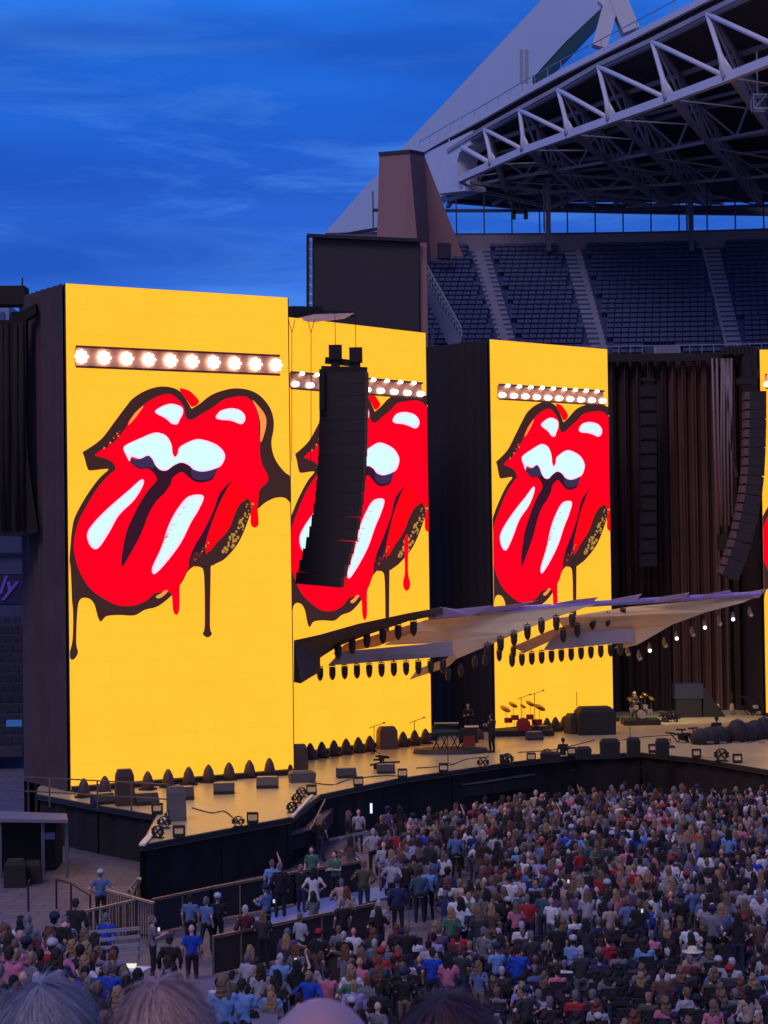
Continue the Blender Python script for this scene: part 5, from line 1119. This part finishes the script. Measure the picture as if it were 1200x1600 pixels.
def dressed(me, m, key):
    k = (me.name, m.name, key)
    if k not in _LIB: c = me.copy(); c.materials.clear(); c.materials.append(m); c.name = me.name.split('.')[0]; _LIB[k] = c
    return _LIB[k]
PW_ = {'stand': 'standing', 'hips': 'hands on hips', 'phone': 'arms bent forward', 'raise': 'one arm raised', 'both_up': 'both arms up', 'arms_out': 'arms spread', 'crossed': 'arms crossed', 'sit': 'sitting', 'walk': 'walking'}
USEDLAB = set(); NP = 0
def person(loc, pose, top='black', kind='shirt', hair='dark', style='short', tro='black', rz=0., sc=1., skin=0, label=None, where='', group='people in the crowd', hat=None):
    global NP
    if label is None:
        art = {'shirt': 'top', 'jacket': 'jacket', 'dress': 'dress'}[kind]
        hd = f'{hat} hat' if style in ('hat',) else f'{hat} cap' if style == 'cap' else 'bald head' if style == 'bald' else f'{"long" if style == "long" else "short"} {hair} hair'
        label = f'person in {top} {art}, {hd}, {PW_[pose]}, {where}'
        if label in USEDLAB: return False
    USEDLAB.add(label)
    if pose == 'sit': SITTERS.append((loc[0], loc[1], (', '.join(label.split(', ')[:2]) + (', ' + label.split(', ')[-1].split(' chairs ')[-1] if ',' in label else ''))[:90]))
    LB_ = lib(pose); o = bpy.data.objects.new('person', dressed(LB_['body'], SKIN[skin], 'b')); COL.objects.link(o)
    o.location = V(loc); o.rotation_euler = (0, 0, rz); o.scale = (sc * (1.06 if kind == 'jacket' else 1),) * 2 + (sc,)
    tag(o, label, 'person', group)
    def ch(nm, me, rgb, pre):
        c = bpy.data.objects.new(nm, dressed(me, mat(pre, rgb, .85, var=.38, scale=9), pre)); COL.objects.link(c); c.parent = o
    ch(kind, LB_[kind], CLO[top], 'cloth_' + top)
    if kind != 'dress': ch('trousers', LB_['trousers'], TRO[tro], 'trousers_' + tro)
    ch('shoes', LB_['shoes'], (40, 36, 38), 'shoe_dark')
    if style in ('short', 'cap', 'hat'): ch('hair', LB_['hair_short'], HAIR[hair], 'hair_' + hair)
    if style == 'long': ch('hair', LB_['hair_long'], HAIR[hair], 'hair_' + hair)
    if style == 'cap': ch('cap', LB_['cap'], HATC[hat], 'cap_' + hat)
    if style == 'hat': ch('hat', LB_['hat'], HATC[hat], 'cap_' + hat)
    NP += 1; return o
occ = []; SITTERS = []
def floor_from_head(px, py, hgt=1.76, z0=0.0):
    d = CM.to_3x3() @ V((px - 600, 800 - py, -F)); t = (z0 + hgt - EYE) / d.z; return V((d.x * t, d.y * t, z0))
def hero(px, py, **k):
    sc = k.pop('sc', 1.0); z0 = k.pop('z0', 0.0); hgt = (1.28 if k['pose'] == 'sit' else 1.76) * sc
    ppm = k.pop('ppm', None)
    if ppm: Y = F / ppm; p = P(px, py, Y); p.z = max(0, p.z - hgt)
    else: p = floor_from_head(px, py, hgt, z0)
    occ.append((p.x, p.y, .42)); return person(p, sc=sc, **k)
hero(157, 1359, pose='hips', top='denim', hair='grey', style='cap', hat='white', rz=.2, label='guard in blue-grey shirt and white cap standing by the barred fence')
hero(297, 1397, pose='stand', top='denim', hair='black', rz=-.1, sc=.97, label='officer in blue-grey shirt and black trousers, left of the pair on the pale floor')
hero(322, 1401, pose='walk', top='denim', hair='grey', rz=-.5, sc=.96, label='officer in blue-grey shirt striding, right of the pair on the pale floor')
hero(340, 1396, pose='phone', top='black', hair='grey', style='cap', hat='white', rz=.3, sc=.98, label='person in black top and white cap just right of the two officers')
hero(490, 1356, pose='hips', top='white', kind='dress', hair='black', style='long', rz=.1, label='woman in long white dress with black hair and hands on hips on the walkway', tro='black')
hero(487, 1322, pose='stand', top='green', kind='shirt', hair='black', rz=2.8, label='steward in green high-visibility vest, left of two behind the black barrier')
hero(523, 1329, pose='crossed', top='green', kind='shirt', hair='black', rz=2.5, label='steward in green high-visibility vest, right of two behind the black barrier')
hero(383, 1414, pose='stand', top='maroon', kind='jacket', hair='white', rz=.4, label='white-haired person in dark red jacket at the walkway near barrier')
hero(415, 1382, pose='phone', top='denim', kind='jacket', hair='grey', style='cap', hat='navy', rz=.9, label='person in denim-blue jacket looking at a phone by the walkway')
hero(437, 1347, pose='stand', top='black', kind='jacket', hair='grey', rz=.2, sc=1.05, label='large person in black jacket leaning at the black barrier')
hero(425, 1343, pose='raise', top='light blue', hair='brown' if 0 else 'brown', rz=.2, sc=1, label='person in light blue top pointing toward the stage behind the black jacket')
hero(568, 1344, pose='hips', top='olive', kind='jacket', hair='brown', rz=0, sc=1.03, tro='dark blue', label='broad person in olive jacket with hands on hips at the barrier end')
hero(541, 1385, pose='stand', top='beige', hair='auburn', style='long', rz=.1, label='red-haired person in beige top behind the near barrier')
hero(238, 1430, pose='phone', top='grey', hair='grey', rz=-1.3, label='person in grey top holding a lit phone left of the officers')
hero(166, 1426, pose='crossed', top='royal blue', kind='jacket', hair='grey', rz=-.4, sc=1.02, label='person in bright blue raincoat beside the barred fence')
hero(265, 1474, pose='stand', top='black', kind='jacket', hair='dark', ppm=58, rz=0, sc=1.05, label='large person in black jacket seen from behind below the officers')
hero(300, 1497, pose='stand', top='royal blue', style='bald', ppm=56, rz=.2, label='bald person in royal blue top at the foot of the pale floor')
hero(348, 1524, pose='stand', top='light blue', kind='jacket', hair='brown', style='long', ppm=84, rz=.1, sc=1.04, label='woman in pale blue patterned jacket with long light brown hair low in the centre-left')
hero(378, 1528, pose='phone', top='light blue', hair='dark', ppm=80, rz=-.2, label='person in light blue shirt right beside the patterned jacket woman')
hero(438, 1489, pose='stand', top='light blue', hair='white', rz=.1, ppm=62, tro='grey', label='white-haired person in very pale blue shirt above the bald foreground head')
hero(463, 1500, pose='raise', top='black', hair='black', style='long', ppm=62, label='person in black with long black hair holding up a phone above the bald head')
hero(596, 1493, pose='stand', top='red', hair='grey', style='cap', hat='red', rz=-.4, ppm=60, label='person in bright red shirt and red cap near the aisle')
hero(676, 1508, pose='stand', top='royal blue', hair='dark', ppm=60, label='person in bright blue t-shirt standing right of the red shirt')
hero(705, 1432, pose='stand', top='green', hair='blond', style='long', ppm=54, label='blond person in pale green top among the seats')
hero(636, 1320, pose='arms_out', top='lilac', hair='grey', rz=.1, label='person in pale lilac shirt spreading both arms near the aisle')
hero(621, 1372, pose='stand', top='navy', kind='jacket', hair='grey', style='cap', hat='navy', rz=0, label='person in long navy coat and cap at the front of the crowd')
hero(655, 1356, pose='stand', top='teal', kind='jacket', hair='dark', label='person in teal vest left beside a light blue shirt')
hero(669, 1352, pose='phone', top='light blue', hair='grey', label='person in light blue shirt right beside the teal vest')
hero(698, 1372, pose='phone', top='white', hair='auburn', style='long', label='red-haired person in white tank top in the front rows')
hero(712, 1298, pose='stand', top='denim', hair='grey', kind='jacket', tro='black', label='tall person in grey-blue jacket alone in the clear aisle')
hero(650, 1279, pose='stand', top='grey', kind='jacket', hair='grey', sc=1.05, label='broad grey-haired person in grey jacket left of the aisle')
hero(583, 1294, pose='hips', top='pale grey', hair='white', label='white-haired person in pale patterned top at the stage-side barrier')
hero(601, 1298, pose='phone', top='maroon', hair='dark', tro='grey', label='person in maroon top beside the pale patterned top')
hero(872, 1513, pose='stand', top='black', kind='shirt', hair='dark', tro='black', ppm=56, label='person in black vest with white waistband standing in the lower aisle')
hero(810, 1543, pose='phone', top='royal blue', kind='jacket', hair='dark', rz=-.2, ppm=60, sc=1.03, label='person in bright blue staff jacket at the bottom near the dark foreground hair')
hero(757, 1505, pose='stand', top='grey', hair='grey', ppm=57, rz=-.9, label='person in grey shirt standing sideways left of the blue staff jacket')
hero(782, 1510, pose='stand', top='brown', kind='shirt', hair='dark', style='long', ppm=58, rz=.2, label='person in brown top with long dark hair behind the blue staff jacket')
hero(1042, 1543, pose='sit', top='white', hair='black', z0=.0, ppm=60, label='black-haired person in white t-shirt leaning over empty chairs at the bottom')
hero(1082, 1482, pose='sit', top='beige', hair='grey', style='hat', hat='straw', sc=1.05, z0=.0, label='person in wide straw hat among the seated crowd')
hero(1128, 1448, pose='hips', top='denim', kind='jacket', hair='blond', style='long', ppm=54, label='blond woman in denim jacket standing among the seats at right')
hero(908, 1352, pose='stand', top='light blue', kind='dress', hair='dark', label='person in long light blue dress standing out in the middle of the crowd')
hero(838, 1372, pose='stand', top='light blue', hair='dark', label='person in light blue open shirt at the rear of the standing crowd')
hero(870, 1358, pose='stand', top='white', hair='white', label='white-haired person in white shirt beside the light blue open shirt')
hero(1046, 1292, pose='walk', top='white', hair='white', rz=-1, label='person in white shirt stepping through the dark gap in the crowd')
hero(1079, 1290, pose='stand', top='orange', hair='blond', style='long', tro='grey', label='person in orange top with long blond hair in the standing crowd')
hero(1157, 1287, pose='stand', top='pink', hair='blond', label='blond person in bright pink top at right in the standing crowd')
hero(1045, 1268, pose='stand', top='red', kind='shirt', hair='auburn', label='person in coral red top near the centre of the standing crowd') 
hero(1074, 1262, pose='hips', top='light blue', hair='dark', label='person in light blue top with hands on hips before the stage')
hero(742, 1268, pose='stand', top='purple', hair='dark', label='person in purple top at the left rim of the standing crowd')
hero(771, 1280, pose='stand', top='red', kind='shirt', hair='blond', style='long', label='blond person in red top at the left of the standing crowd')
hero(911, 1348 + 4, pose='stand', top='red', hair='black', label='person in red vest behind the light blue dress') if 0 else None
hero(1186, 1388, pose='stand', top='white', hair='grey', style='long', tro='black', label='grey-haired person in white shirt at the right picture edge')
hero(1178, 1335, pose='stand', top='royal blue', kind='jacket', hair='white', label='white-haired person in blue jacket near the right picture edge')
hero(815, 1440, pose='sit', top='white', hair='white', label='white-haired person in white t-shirt sitting among the chairs')
hero(950, 1462, pose='sit', top='red', kind='jacket', hair='black', rz=.6, label='person in bright red jacket leaning over in a chair')
hero(895, 1463, pose='sit', top='light blue', hair='dark', style='cap', hat='white', label='person in light blue top and white cap bent forward in the seats')
# the sloping side at lower left
def sl_hero(px, py, ppm, **k): return hero(px, py, ppm=ppm, **k)
sl_hero(14, 1478, 84, pose='stand', top='pink', hair='dark', sc=1.05, label='person in rose pink shirt at the far left edge')
sl_hero(48, 1470, 72, pose='stand', top='royal blue', hair='grey', label='grey-haired person in bright blue shirt near the left edge')
sl_hero(38, 1455, 68, pose='stand', top='lilac', hair='white', label='white-haired person in lilac shirt near the left edge')
sl_hero(103, 1432, 62, pose='stand', top='lilac', hair='dark', style='cap', hat='navy', label='person in bright lilac shirt and navy cap in the left group')
sl_hero(118, 1403, 60, pose='stand', top='black', kind='jacket', hair='dark', label='tall person all in black at the right of the left group')
sl_hero(76, 1455, 72, pose='stand', top='brown', hair='brown', style='long', label='person with long light brown hair in brown top in the left group')
sl_hero(78, 1500, 80, pose='sit', top='light blue', hair='dark', label='person in light blue shirt sitting low in the left group')
sl_hero(92, 1515, 110, pose='stand', top='charcoal', hair='grey', label='large grey-haired person behind the two nearest heads at left')
sl_hero(125, 1475, 76, pose='stand', top='black', kind='jacket', hair='black', label='person in black jacket left of the shining white table')
sl_hero(215, 1512, 86, pose='stand', top='black', kind='jacket', hair='black', label='black-haired person in black jacket right of the white table')
sl_hero(262, 1492, 84, pose='crossed', top='black', kind='shirt', hair='dark', label='broad person in printed black t-shirt with crossed arms')
# ---- random fill
def inside(x, y, poly):
    c = False
    for i in range(len(poly)):
        (x1, y1), (x2, y2) = poly[i - 1], poly[i]
        if (y1 > y) != (y2 > y) and x < (x2 - x1) * (y - y1) / (y2 - y1) + x1: c = not c
    return c
def free(x, y, r_=.4): return all((x - a) ** 2 + (y - b_) ** 2 > max(r_, q) ** 2 for a, b_, q in occ)
rd = random.Random(11)
ZONES = [
 ('dense', [(585, 1310), (640, 1275), (700, 1258), (780, 1240), (900, 1226), (1000, 1222), (1280, 1228), (1300, 1400), (960, 1405), (900, 1392), (740, 1420), (690, 1400), (700, 1330), (640, 1340), (600, 1345)], .88, .56, 1.0, 'stand'),
 ('mixed', [(600, 1400), (700, 1415), (900, 1400), (1280, 1400), (1290, 1580), (900, 1590), (830, 1560), (735, 1560), (700, 1500), (650, 1475), (560, 1500), (510, 1470), (560, 1430)], 1.02, .60, .72, 'sit'),
 ('floor_left', [(340, 1480), (420, 1450), (600, 1430), (640, 1500), (560, 1590), (340, 1590)], 1.0, .62, .82, 'stand'),
 ('floor_left', [(330, 1400), (560, 1360), (600, 1400), (600, 1440), (340, 1470)], 1.9, 1.1, .5, 'stand'),
]
AISLE = [(700, 1290), (730, 1290), (760, 1345), (700, 1380)]
fill = []; chairs = []
for nm, poly, dy, dx, prob, kind in ZONES:
    Y = 38.0
    while Y < 92:
        X = -9 + rd.uniform(0, dx)
        while X < 23:
            x = X + rd.uniform(-.16, .16); y = Y + rd.uniform(-.22, .22); X += dx
            sit = kind == 'sit' and rd.random() < .66
            px, py = proj((x, y, 1.30 if sit else 1.76))
            qx, qy = proj((x, y, 1.76))
            if not inside(qx, qy, poly): continue
            if nm == 'dense' and ((69.6 < Y < 71.0 and x > 8) or inside(qx, qy, AISLE)): continue
            if not free(x, y, .36): continue
            if nm == 'mixed' and not sit and rd.random() < .5 and kind == 'sit': sit = True
            if rd.random() > prob:
                if kind == 'sit': chairs.append((x, Y))
                continue
            if nm == 'dense': occ.append((x, y, .3))
            else: occ.append((x, y, .34))
            if sit: chairs.append((x, y - .02))
            fill.append((y, x, sit, qx, qy, nm))
        Y += dy
for _ in range(1100):                                                # people on the raked side
    px, py = rd.uniform(-20, 560), rd.uniform(1425, 1640)
    if py < 1425 + max(0, px - 110) * .75: continue
    if px > 330 and py < 1535: continue
    ppm = 58 + (py - 1400) * .21 + (6 if px < 100 else 0); Y = F / ppm; p = P(px, py, Y)
    if not free(p.x, p.y, .44): continue
    occ.append((p.x, p.y, .44)); fill.append((p.y, p.x, False, px, py, 'rake'))
for px, py in ((500, 1275), (545, 1268), (560, 1262), (606, 1260), (470, 1345), (455, 1350), (612, 1330), (625, 1262), (596, 1275), (548, 1305), (633, 1302), (660, 1300), (690, 1268), (670, 1262)):
    p = floor_from_head(px, py)
    if free(p.x, p.y): occ.append((p.x, p.y, .4)); fill.append((p.y, p.x, False, px, py, 'pit'))
fill.sort()
TOPS = ['black'] * 12 + ['charcoal'] * 5 + ['grey'] * 5 + ['navy'] * 4 + ['maroon'] * 3 + ['brown'] * 4 + ['pale grey'] * 3 + ['white'] * 3 + ['pink'] * 1 + ['light blue', 'denim', 'denim', 'olive', 'purple', 'purple', 'lilac', 'beige', 'beige', 'teal', 'green', 'pink', 'royal blue', 'red']
HR = ['dark'] * 7 + ['black'] * 4 + ['grey'] * 4 + ['white'] * 1 + ['blond'] * 3 + ['brown'] * 6 + ['auburn'] * 2
def attrs(q, sit, nm):
    top = q.choice(TOPS); hair = q.choice(HR); style = q.choice(['short'] * 8 + ['long'] * (1 if hair in ('white', 'grey') else 9) + ['cap'] * 1 + ['bald'] * 1)
    kind = q.choice(['shirt'] * 7 + ['jacket'] * 3 + (['dress'] if style == 'long' and not sit else []))
    pose = 'sit' if sit else q.choice(['stand'] * 5 + ['hips', 'hips', 'phone', 'phone', 'phone', 'crossed', 'crossed', 'walk'] + (['raise'] if q.random() < .4 else []))
    return dict(top=top, style=style, hair=hair, kind=kind, pose=pose, hat=q.choice(['white', 'black', 'navy', 'red']), tro=q.choice(list(TRO)), skin=q.choice([0, 0, 0, 1, 1, 2]))
def zone_name(px, py, nm):
    if nm == 'rake': return 'lower left group' if px < 200 else 'group at bottom left of centre'
    if nm == 'pit': return 'near the barrier below the stage'
    if nm == 'floor_left': return 'right of the walkway barrier'
    if nm == 'mixed': return ('front' if py < 1480 else 'rear') + (' chairs near aisle' if px < 760 else ' chairs at bottom centre' if px < 980 else ' chairs at bottom right')
    return ('left of standing crowd' if px < 820 else 'middle of standing crowd' if px < 1010 else 'right of standing crowd')
def facing(x, y, q): return math.atan2(-(6 - x), 100 - y) + q.gauss(0, .32)
NSEEN = 0; far = []
for (y, x, sit, qx, qy, nm) in fill:
    if not (-15 < qx < 1215): far.append((x, y, sit, nm)) if y > 58 else None; continue
    z = rake(y) if nm == 'rake' else 0.0
    if nm == 'rake': z = max(0.0, P(qx, qy, y).z - 1.76)
    if NP >= 292: far.append((x, y, sit, nm)); continue
    for _ in range(40):
        a = attrs(rd, sit, nm)
        if person(V((x, y, z)), rz=facing(x, y, rd), sc=rd.uniform(.9, 1.04), where=zone_name(qx, qy, nm), **a): break
# the remaining, farther crowd as one mass
pal = []; pidx = {}
def pi_(m):
    if m.name not in pidx: pidx[m.name] = len(pal); pal.append(m)
    return pidx[m.name]
cache = {}
def arr(me):
    if me.name in cache: return cache[me.name]
    v = np.empty(len(me.vertices) * 3, np.float32); me.vertices.foreach_get('co', v)
    l = np.empty(len(me.loops), np.int32); me.loops.foreach_get('vertex_index', l); s = np.empty(len(me.polygons), np.int32); me.polygons.foreach_get('loop_start', s); t_ = np.empty(len(me.polygons), np.int32); me.polygons.foreach_get('loop_total', t_)
    cache[me.name] = (v.reshape(-1, 3), l, s, t_); return cache[me.name]
VV, LL, SS, MM = [], [], [], []; nv = nl = 0
for (x, y, sit, nm) in far:
    a = attrs(rd, sit, nm)
    if a['top'] == 'navy' and rd.random() < .3: a['top'] = 'grey'
    LB_ = lib(a['pose'], True); th = facing(x, y, rd); sc = rd.uniform(.9, 1.05)
    rot = np.array([[math.cos(th), -math.sin(th), 0], [math.sin(th), math.cos(th), 0], [0, 0, 1]], np.float32) * sc
    items = [(LB_['body'], SKIN[a['skin']]), (LB_[a['kind']], mat('cloth_' + a['top'], CLO[a['top']], .85, var=.38, scale=9)), (LB_['shoes'], mat('shoe_dark', (40, 36, 38)))]
    if a['kind'] != 'dress': items.append((LB_['trousers'], mat('trousers_' + a['tro'], TRO[a['tro']])))
    if a['style'] != 'bald': items.append((LB_['hair_long' if a['style'] == 'long' else 'hair_short'], mat('hair_' + a['hair'], HAIR[a['hair']], .85, var=.15, scale=5)))
    if a['style'] == 'cap': items.append((LB_['cap'], mat('cap_' + a['hat'], HATC[a['hat']])))
    for me, m in items:
        v, l, s, t_ = arr(me); VV.append(v @ rot.T + np.array([x, y, 0], np.float32)); LL.append(l + nv); SS.append(s + nl); MM.append(np.full(len(s), pi_(m), np.int32)); nv += len(v); nl += len(l)
if VV:
    me = bpy.data.meshes.new('standing_crowd'); me.vertices.add(nv); me.loops.add(nl); me.polygons.add(sum(len(s) for s in SS))
    me.vertices.foreach_set('co', np.concatenate(VV).ravel()); me.loops.foreach_set('vertex_index', np.concatenate(LL)); me.polygons.foreach_set('loop_start', np.concatenate(SS)); me.polygons.foreach_set('material_index', np.concatenate(MM))
    me.polygons.foreach_set('use_smooth', np.ones(len(me.polygons), bool))
    for m in pal: me.materials.append(m)
    me.update(calc_edges=True); me.validate()
    o = link('standing_crowd', me); o['kind'] = 'stuff'; o['label'] = 'dense standing crowd of people packed before the stage'; o['category'] = 'crowd'
print('PEOPLE', NP, 'far', len(far), 'verts', nv)
# ---- folding chairs
chp = thing('folding_chair', 'black folding chair in the rows of the seated crowd', 'chair', (0, 0, 0), 'folding chairs of the seated crowd')
mb = MB(); mb.box((0, 0, .45), (.42, .4, .035)); part('seat', mb, mat('chair_black', (46, 44, 52), .45), chp)
mb = MB(); mb.box((0, -.22, .76), (.42, .03, .2)); part('backrest', mb, mat('chair_black', (46, 44, 52), .45), chp)
mb = MB()
for s in (-.2, .2): mb.bar((s, -.26, .86), (s, .22, 0), .03); mb.bar((s, .18, .45), (s, -.26, 0), .03)
part('frame', mb, BLACKM, chp)
vis_ch = [c for c in chairs if 590 < proj((c[0], c[1], .8))[0] < 1215]
vis_ch.sort(key=lambda c: (round(c[1] / 1.02), c[0]))
crow = {}
for c in vis_ch[:230]:
    px, py = proj((c[0], c[1], .8)); near = min(((a - c[0]) ** 2 + (b_ - c[1]) ** 2, l_) for a, b_, l_ in SITTERS) if SITTERS else (9, '')
    if near[0] < .05: lb = ' '.join(('black folding chair under ' + near[1]).split()[:16])
    else:
        row = round((c[1] - 38) / 1.02); crow[row] = crow.get(row, 0) + 1
        lb = f'empty black folding chair, {ordw(crow[row])} from the left in the {ordw(max(1, row - 6))} row from the bottom'
    first_or_copy(chp, USED, V((c[0], c[1] - .02, 0)), math.atan2(-(6 - c[0]), 100 - c[1]) * .6, lb)
# phones
ph = thing('phone', '', 'phone', (0, 0, 0), 'lit phones held up in the crowd')
mb = MB(); mb.box((0, 0, 0), (.08, .012, .13)); part('case', mb, BLACK, ph); mb = MB(); mb.box((0, -.01, 0), (.066, .006, .11)); part('screen', mb, em('phone_screen', (200, 205, 235), 1.0), ph)
for i, (px, py, z, wh) in enumerate([(462, 1500, 1.75, 'above the long black hair at bottom centre'), (428, 1408, 1.3, 'in the hands by the walkway barrier'), (888, 1377, 1.6, 'in the middle of the standing crowd'), (248, 1452, 1.25, 'held by the person left of the officers'), (1003, 1423, 1.7, 'raised among the seats')]):
    first_or_copy(ph, USED, G(px, py, z), .1 * i, 'small bright phone screen ' + wh)
# ---- stage people
def crew(px, py, z, label, pose='stand', sc=1., rz=0, **k): c = G(px, py, z); person(c, pose, k.get('top', 'black'), k.get('kind', 'jacket'), k.get('hair', 'black'), k.get('style', 'short'), 'black', rz, sc, 1, label, group='stage crew')
crew(769, 1176, DZ, 'stagehand in black standing right of the keyboard riser', 'phone', 1.1, .8)
crew(732, 1152, DZ, 'dim stagehand in black behind the keyboards against the black wall', 'crossed', 1.05, 2.8)
crew(880, 1192, 1.6, 'stagehand in black crouched at the centre stage edge', 'sit', .95, .3)
crew(1120, 1160, DZ, 'stagehand in black sitting beside the long covered props', 'sit', 1.05, .3)
crew(992, 1128, DZ, 'grey-haired stagehand at the percussion kit', 'phone', 1., 2.6, hair='white', top='charcoal')
crew(1047, 1212, .6, 'crew member in black in the pit below the centre stage edge', 'stand', 1.05, 2.9)

# ================================================================== nearest heads
def big_head(px, py, ppm, style, hairrgb, label, hair2=None, sc=1.0, rz=0.):
    Y = F / ppm; top = P(px, py, Y); z0 = top.z - 1.745 * sc
    o = bpy.data.objects.new('person', None)
    B = MB(); n = 16
    B.loft([(0, 0, .3), (0, 0, .9), (0, -.005, 1.1), (0, -.01, 1.26), (0, -.01, 1.38), (0, -.005, 1.45)], [(.2, .14), (.17, .12), (.16, .12), (.19, .13), (.19, .11), (.08, .07)], n, side=(1, 0, 0))
    B.loft([(0, -.01, 1.4), (0, 0, 1.48), (0, .01, 1.58)], [.068, .06, .06], n); hc = V((0, .012, 1.62))
    B.ell(hc, (.078, .096, .12), 24, 16); B.ell(hc + V((0, .05, -.06)), (.052, .048, .052), 12, 8); B.ell(hc + V((0, .1, -.02)), (.015, .022, .03), 8, 6)
    for s in (1, -1): B.ell(hc + V((.08 * s, -.005, -.01)), (.012, .022, .034), 8, 6); B.loft([(.14 * s, 0, 1.39), (.2 * s, 0, 1.38), (.26 * s, 0, 1.1), (.22 * s, .2, .95)], [.06, .062, .05, .035], 8)
    body = remesh(B, .011, 3, 'person'); body.materials.append(mat('skin_near', (178, 138, 140), .42, var=.1, scale=8, bump=.15))
    o = bpy.data.objects.new('person', body); COL.objects.link(o); o.location = V((top.x, Y, z0)); o.scale = (sc,) * 3; o.rotation_euler = (0, 0, rz); tag(o, label, 'person', 'people nearest the camera, heads only')
    J = MB(); J.loft([(0, 0, .32), (0, 0, .9), (0, -.005, 1.1), (0, -.01, 1.26), (0, -.01, 1.38), (0, -.005, 1.44)], [(.215, .155), (.185, .135), (.175, .135), (.205, .145), (.205, .125), (.09, .08)], n, side=(1, 0, 0))
    for s in (1, -1): J.loft([(.14 * s, 0, 1.39), (.2 * s, 0, 1.38), (.26 * s, 0, 1.1), (.22 * s, .2, .95)], [.075, .077, .065, .05], 8)
    jm = remesh(J, .02, 2, 'jacket'); jm.materials.append(mat('cloth_charcoal', CLO['charcoal'])); c = link('jacket', jm); c.parent = o
    if style == 'bald': return
    H = MB(); H.ell(hc + V((0, -.018, .014)), (.092, .108, .124), 24, 16)
    if style == 'long': H.loft([hc + V((0, -.05, .06)), hc + V((0, -.07, -.08)), hc + V((0, -.09, -.26))], [(.09, .06), (.105, .055), (.1, .035)], 14, side=(1, 0, 0))
    hm = remesh(H, .01, 3, 'hair'); m1 = mat('hair_near_%d' % hairrgb[0], hairrgb, .5, var=.35, scale=14); hm.materials.append(m1); c = link('hair', hm); c.parent = o
    # strands combed from the crown
    q = random.Random(px); st_ = MB(); C0 = hc + V((0, -.018, .014)); m2 = mat('hair_near_%d' % hair2[0], hair2, .4, var=.2, scale=20)
    TL = Matrix.Rotation(R(10), 3, 'X') @ Matrix.Rotation(R(-7), 3, 'Y')
    for i in range(4200):
        a = q.uniform(0, 2 * math.pi); t0 = q.uniform(.02, .9); ln = q.uniform(.5, 1.0); sw = q.gauss(.15, .3); lift = q.uniform(.0, .006) + (q.random() < .16) * q.uniform(0, .02); pv = []
        for k in range(6):
            t_ = t0 + ln * k / 5; aa = a + sw * t_; rr_ = 1.005 + lift / .1 * (0.4 + k / 5)
            dv = TL @ V((math.sin(t_) * math.cos(aa), math.sin(t_) * math.sin(aa), math.cos(t_))); pv.append(C0 + V((.094 * dv.x * rr_, .110 * dv.y * rr_, .126 * dv.z * rr_)))
        wd = q.uniform(.0004, .0009); sd = V((-math.sin(a), math.cos(a), 0)) * wd
        vs = [p - sd * (1 - k / 6) for k, p in enumerate(pv)] + [p + sd * (1 - k / 6) for k, p in enumerate(pv)]
        st_.add(vs, [(k, k + 1, k + 7, k + 6) for k in range(5)], 0 if q.random() < .55 else 1)
    c = link('hair_strands', st_.mesh('hair_strands', [m2, m1])); c.parent = o
big_head(76, 1547, 830, 'long', (132, 126, 140), 'head with blue-grey and brown hair, nearest at the lower left', (158, 150, 164))
big_head(258, 1546, 860, 'short', (164, 128, 120), 'head with reddish grey hair at the bottom left of centre', (182, 146, 138), 1.02)
big_head(500, 1557, 1330, 'bald', None, 'bald head shining at the bottom centre')
big_head(702, 1571, 980, 'short', (74, 46, 46), 'dark brown hair of a head low at the bottom right of centre', (84, 54, 52))
big_head(14, 1562, 560, 'long', (96, 84, 84), 'head with brown-grey hair cut by the lower left corner', (140, 124, 122))
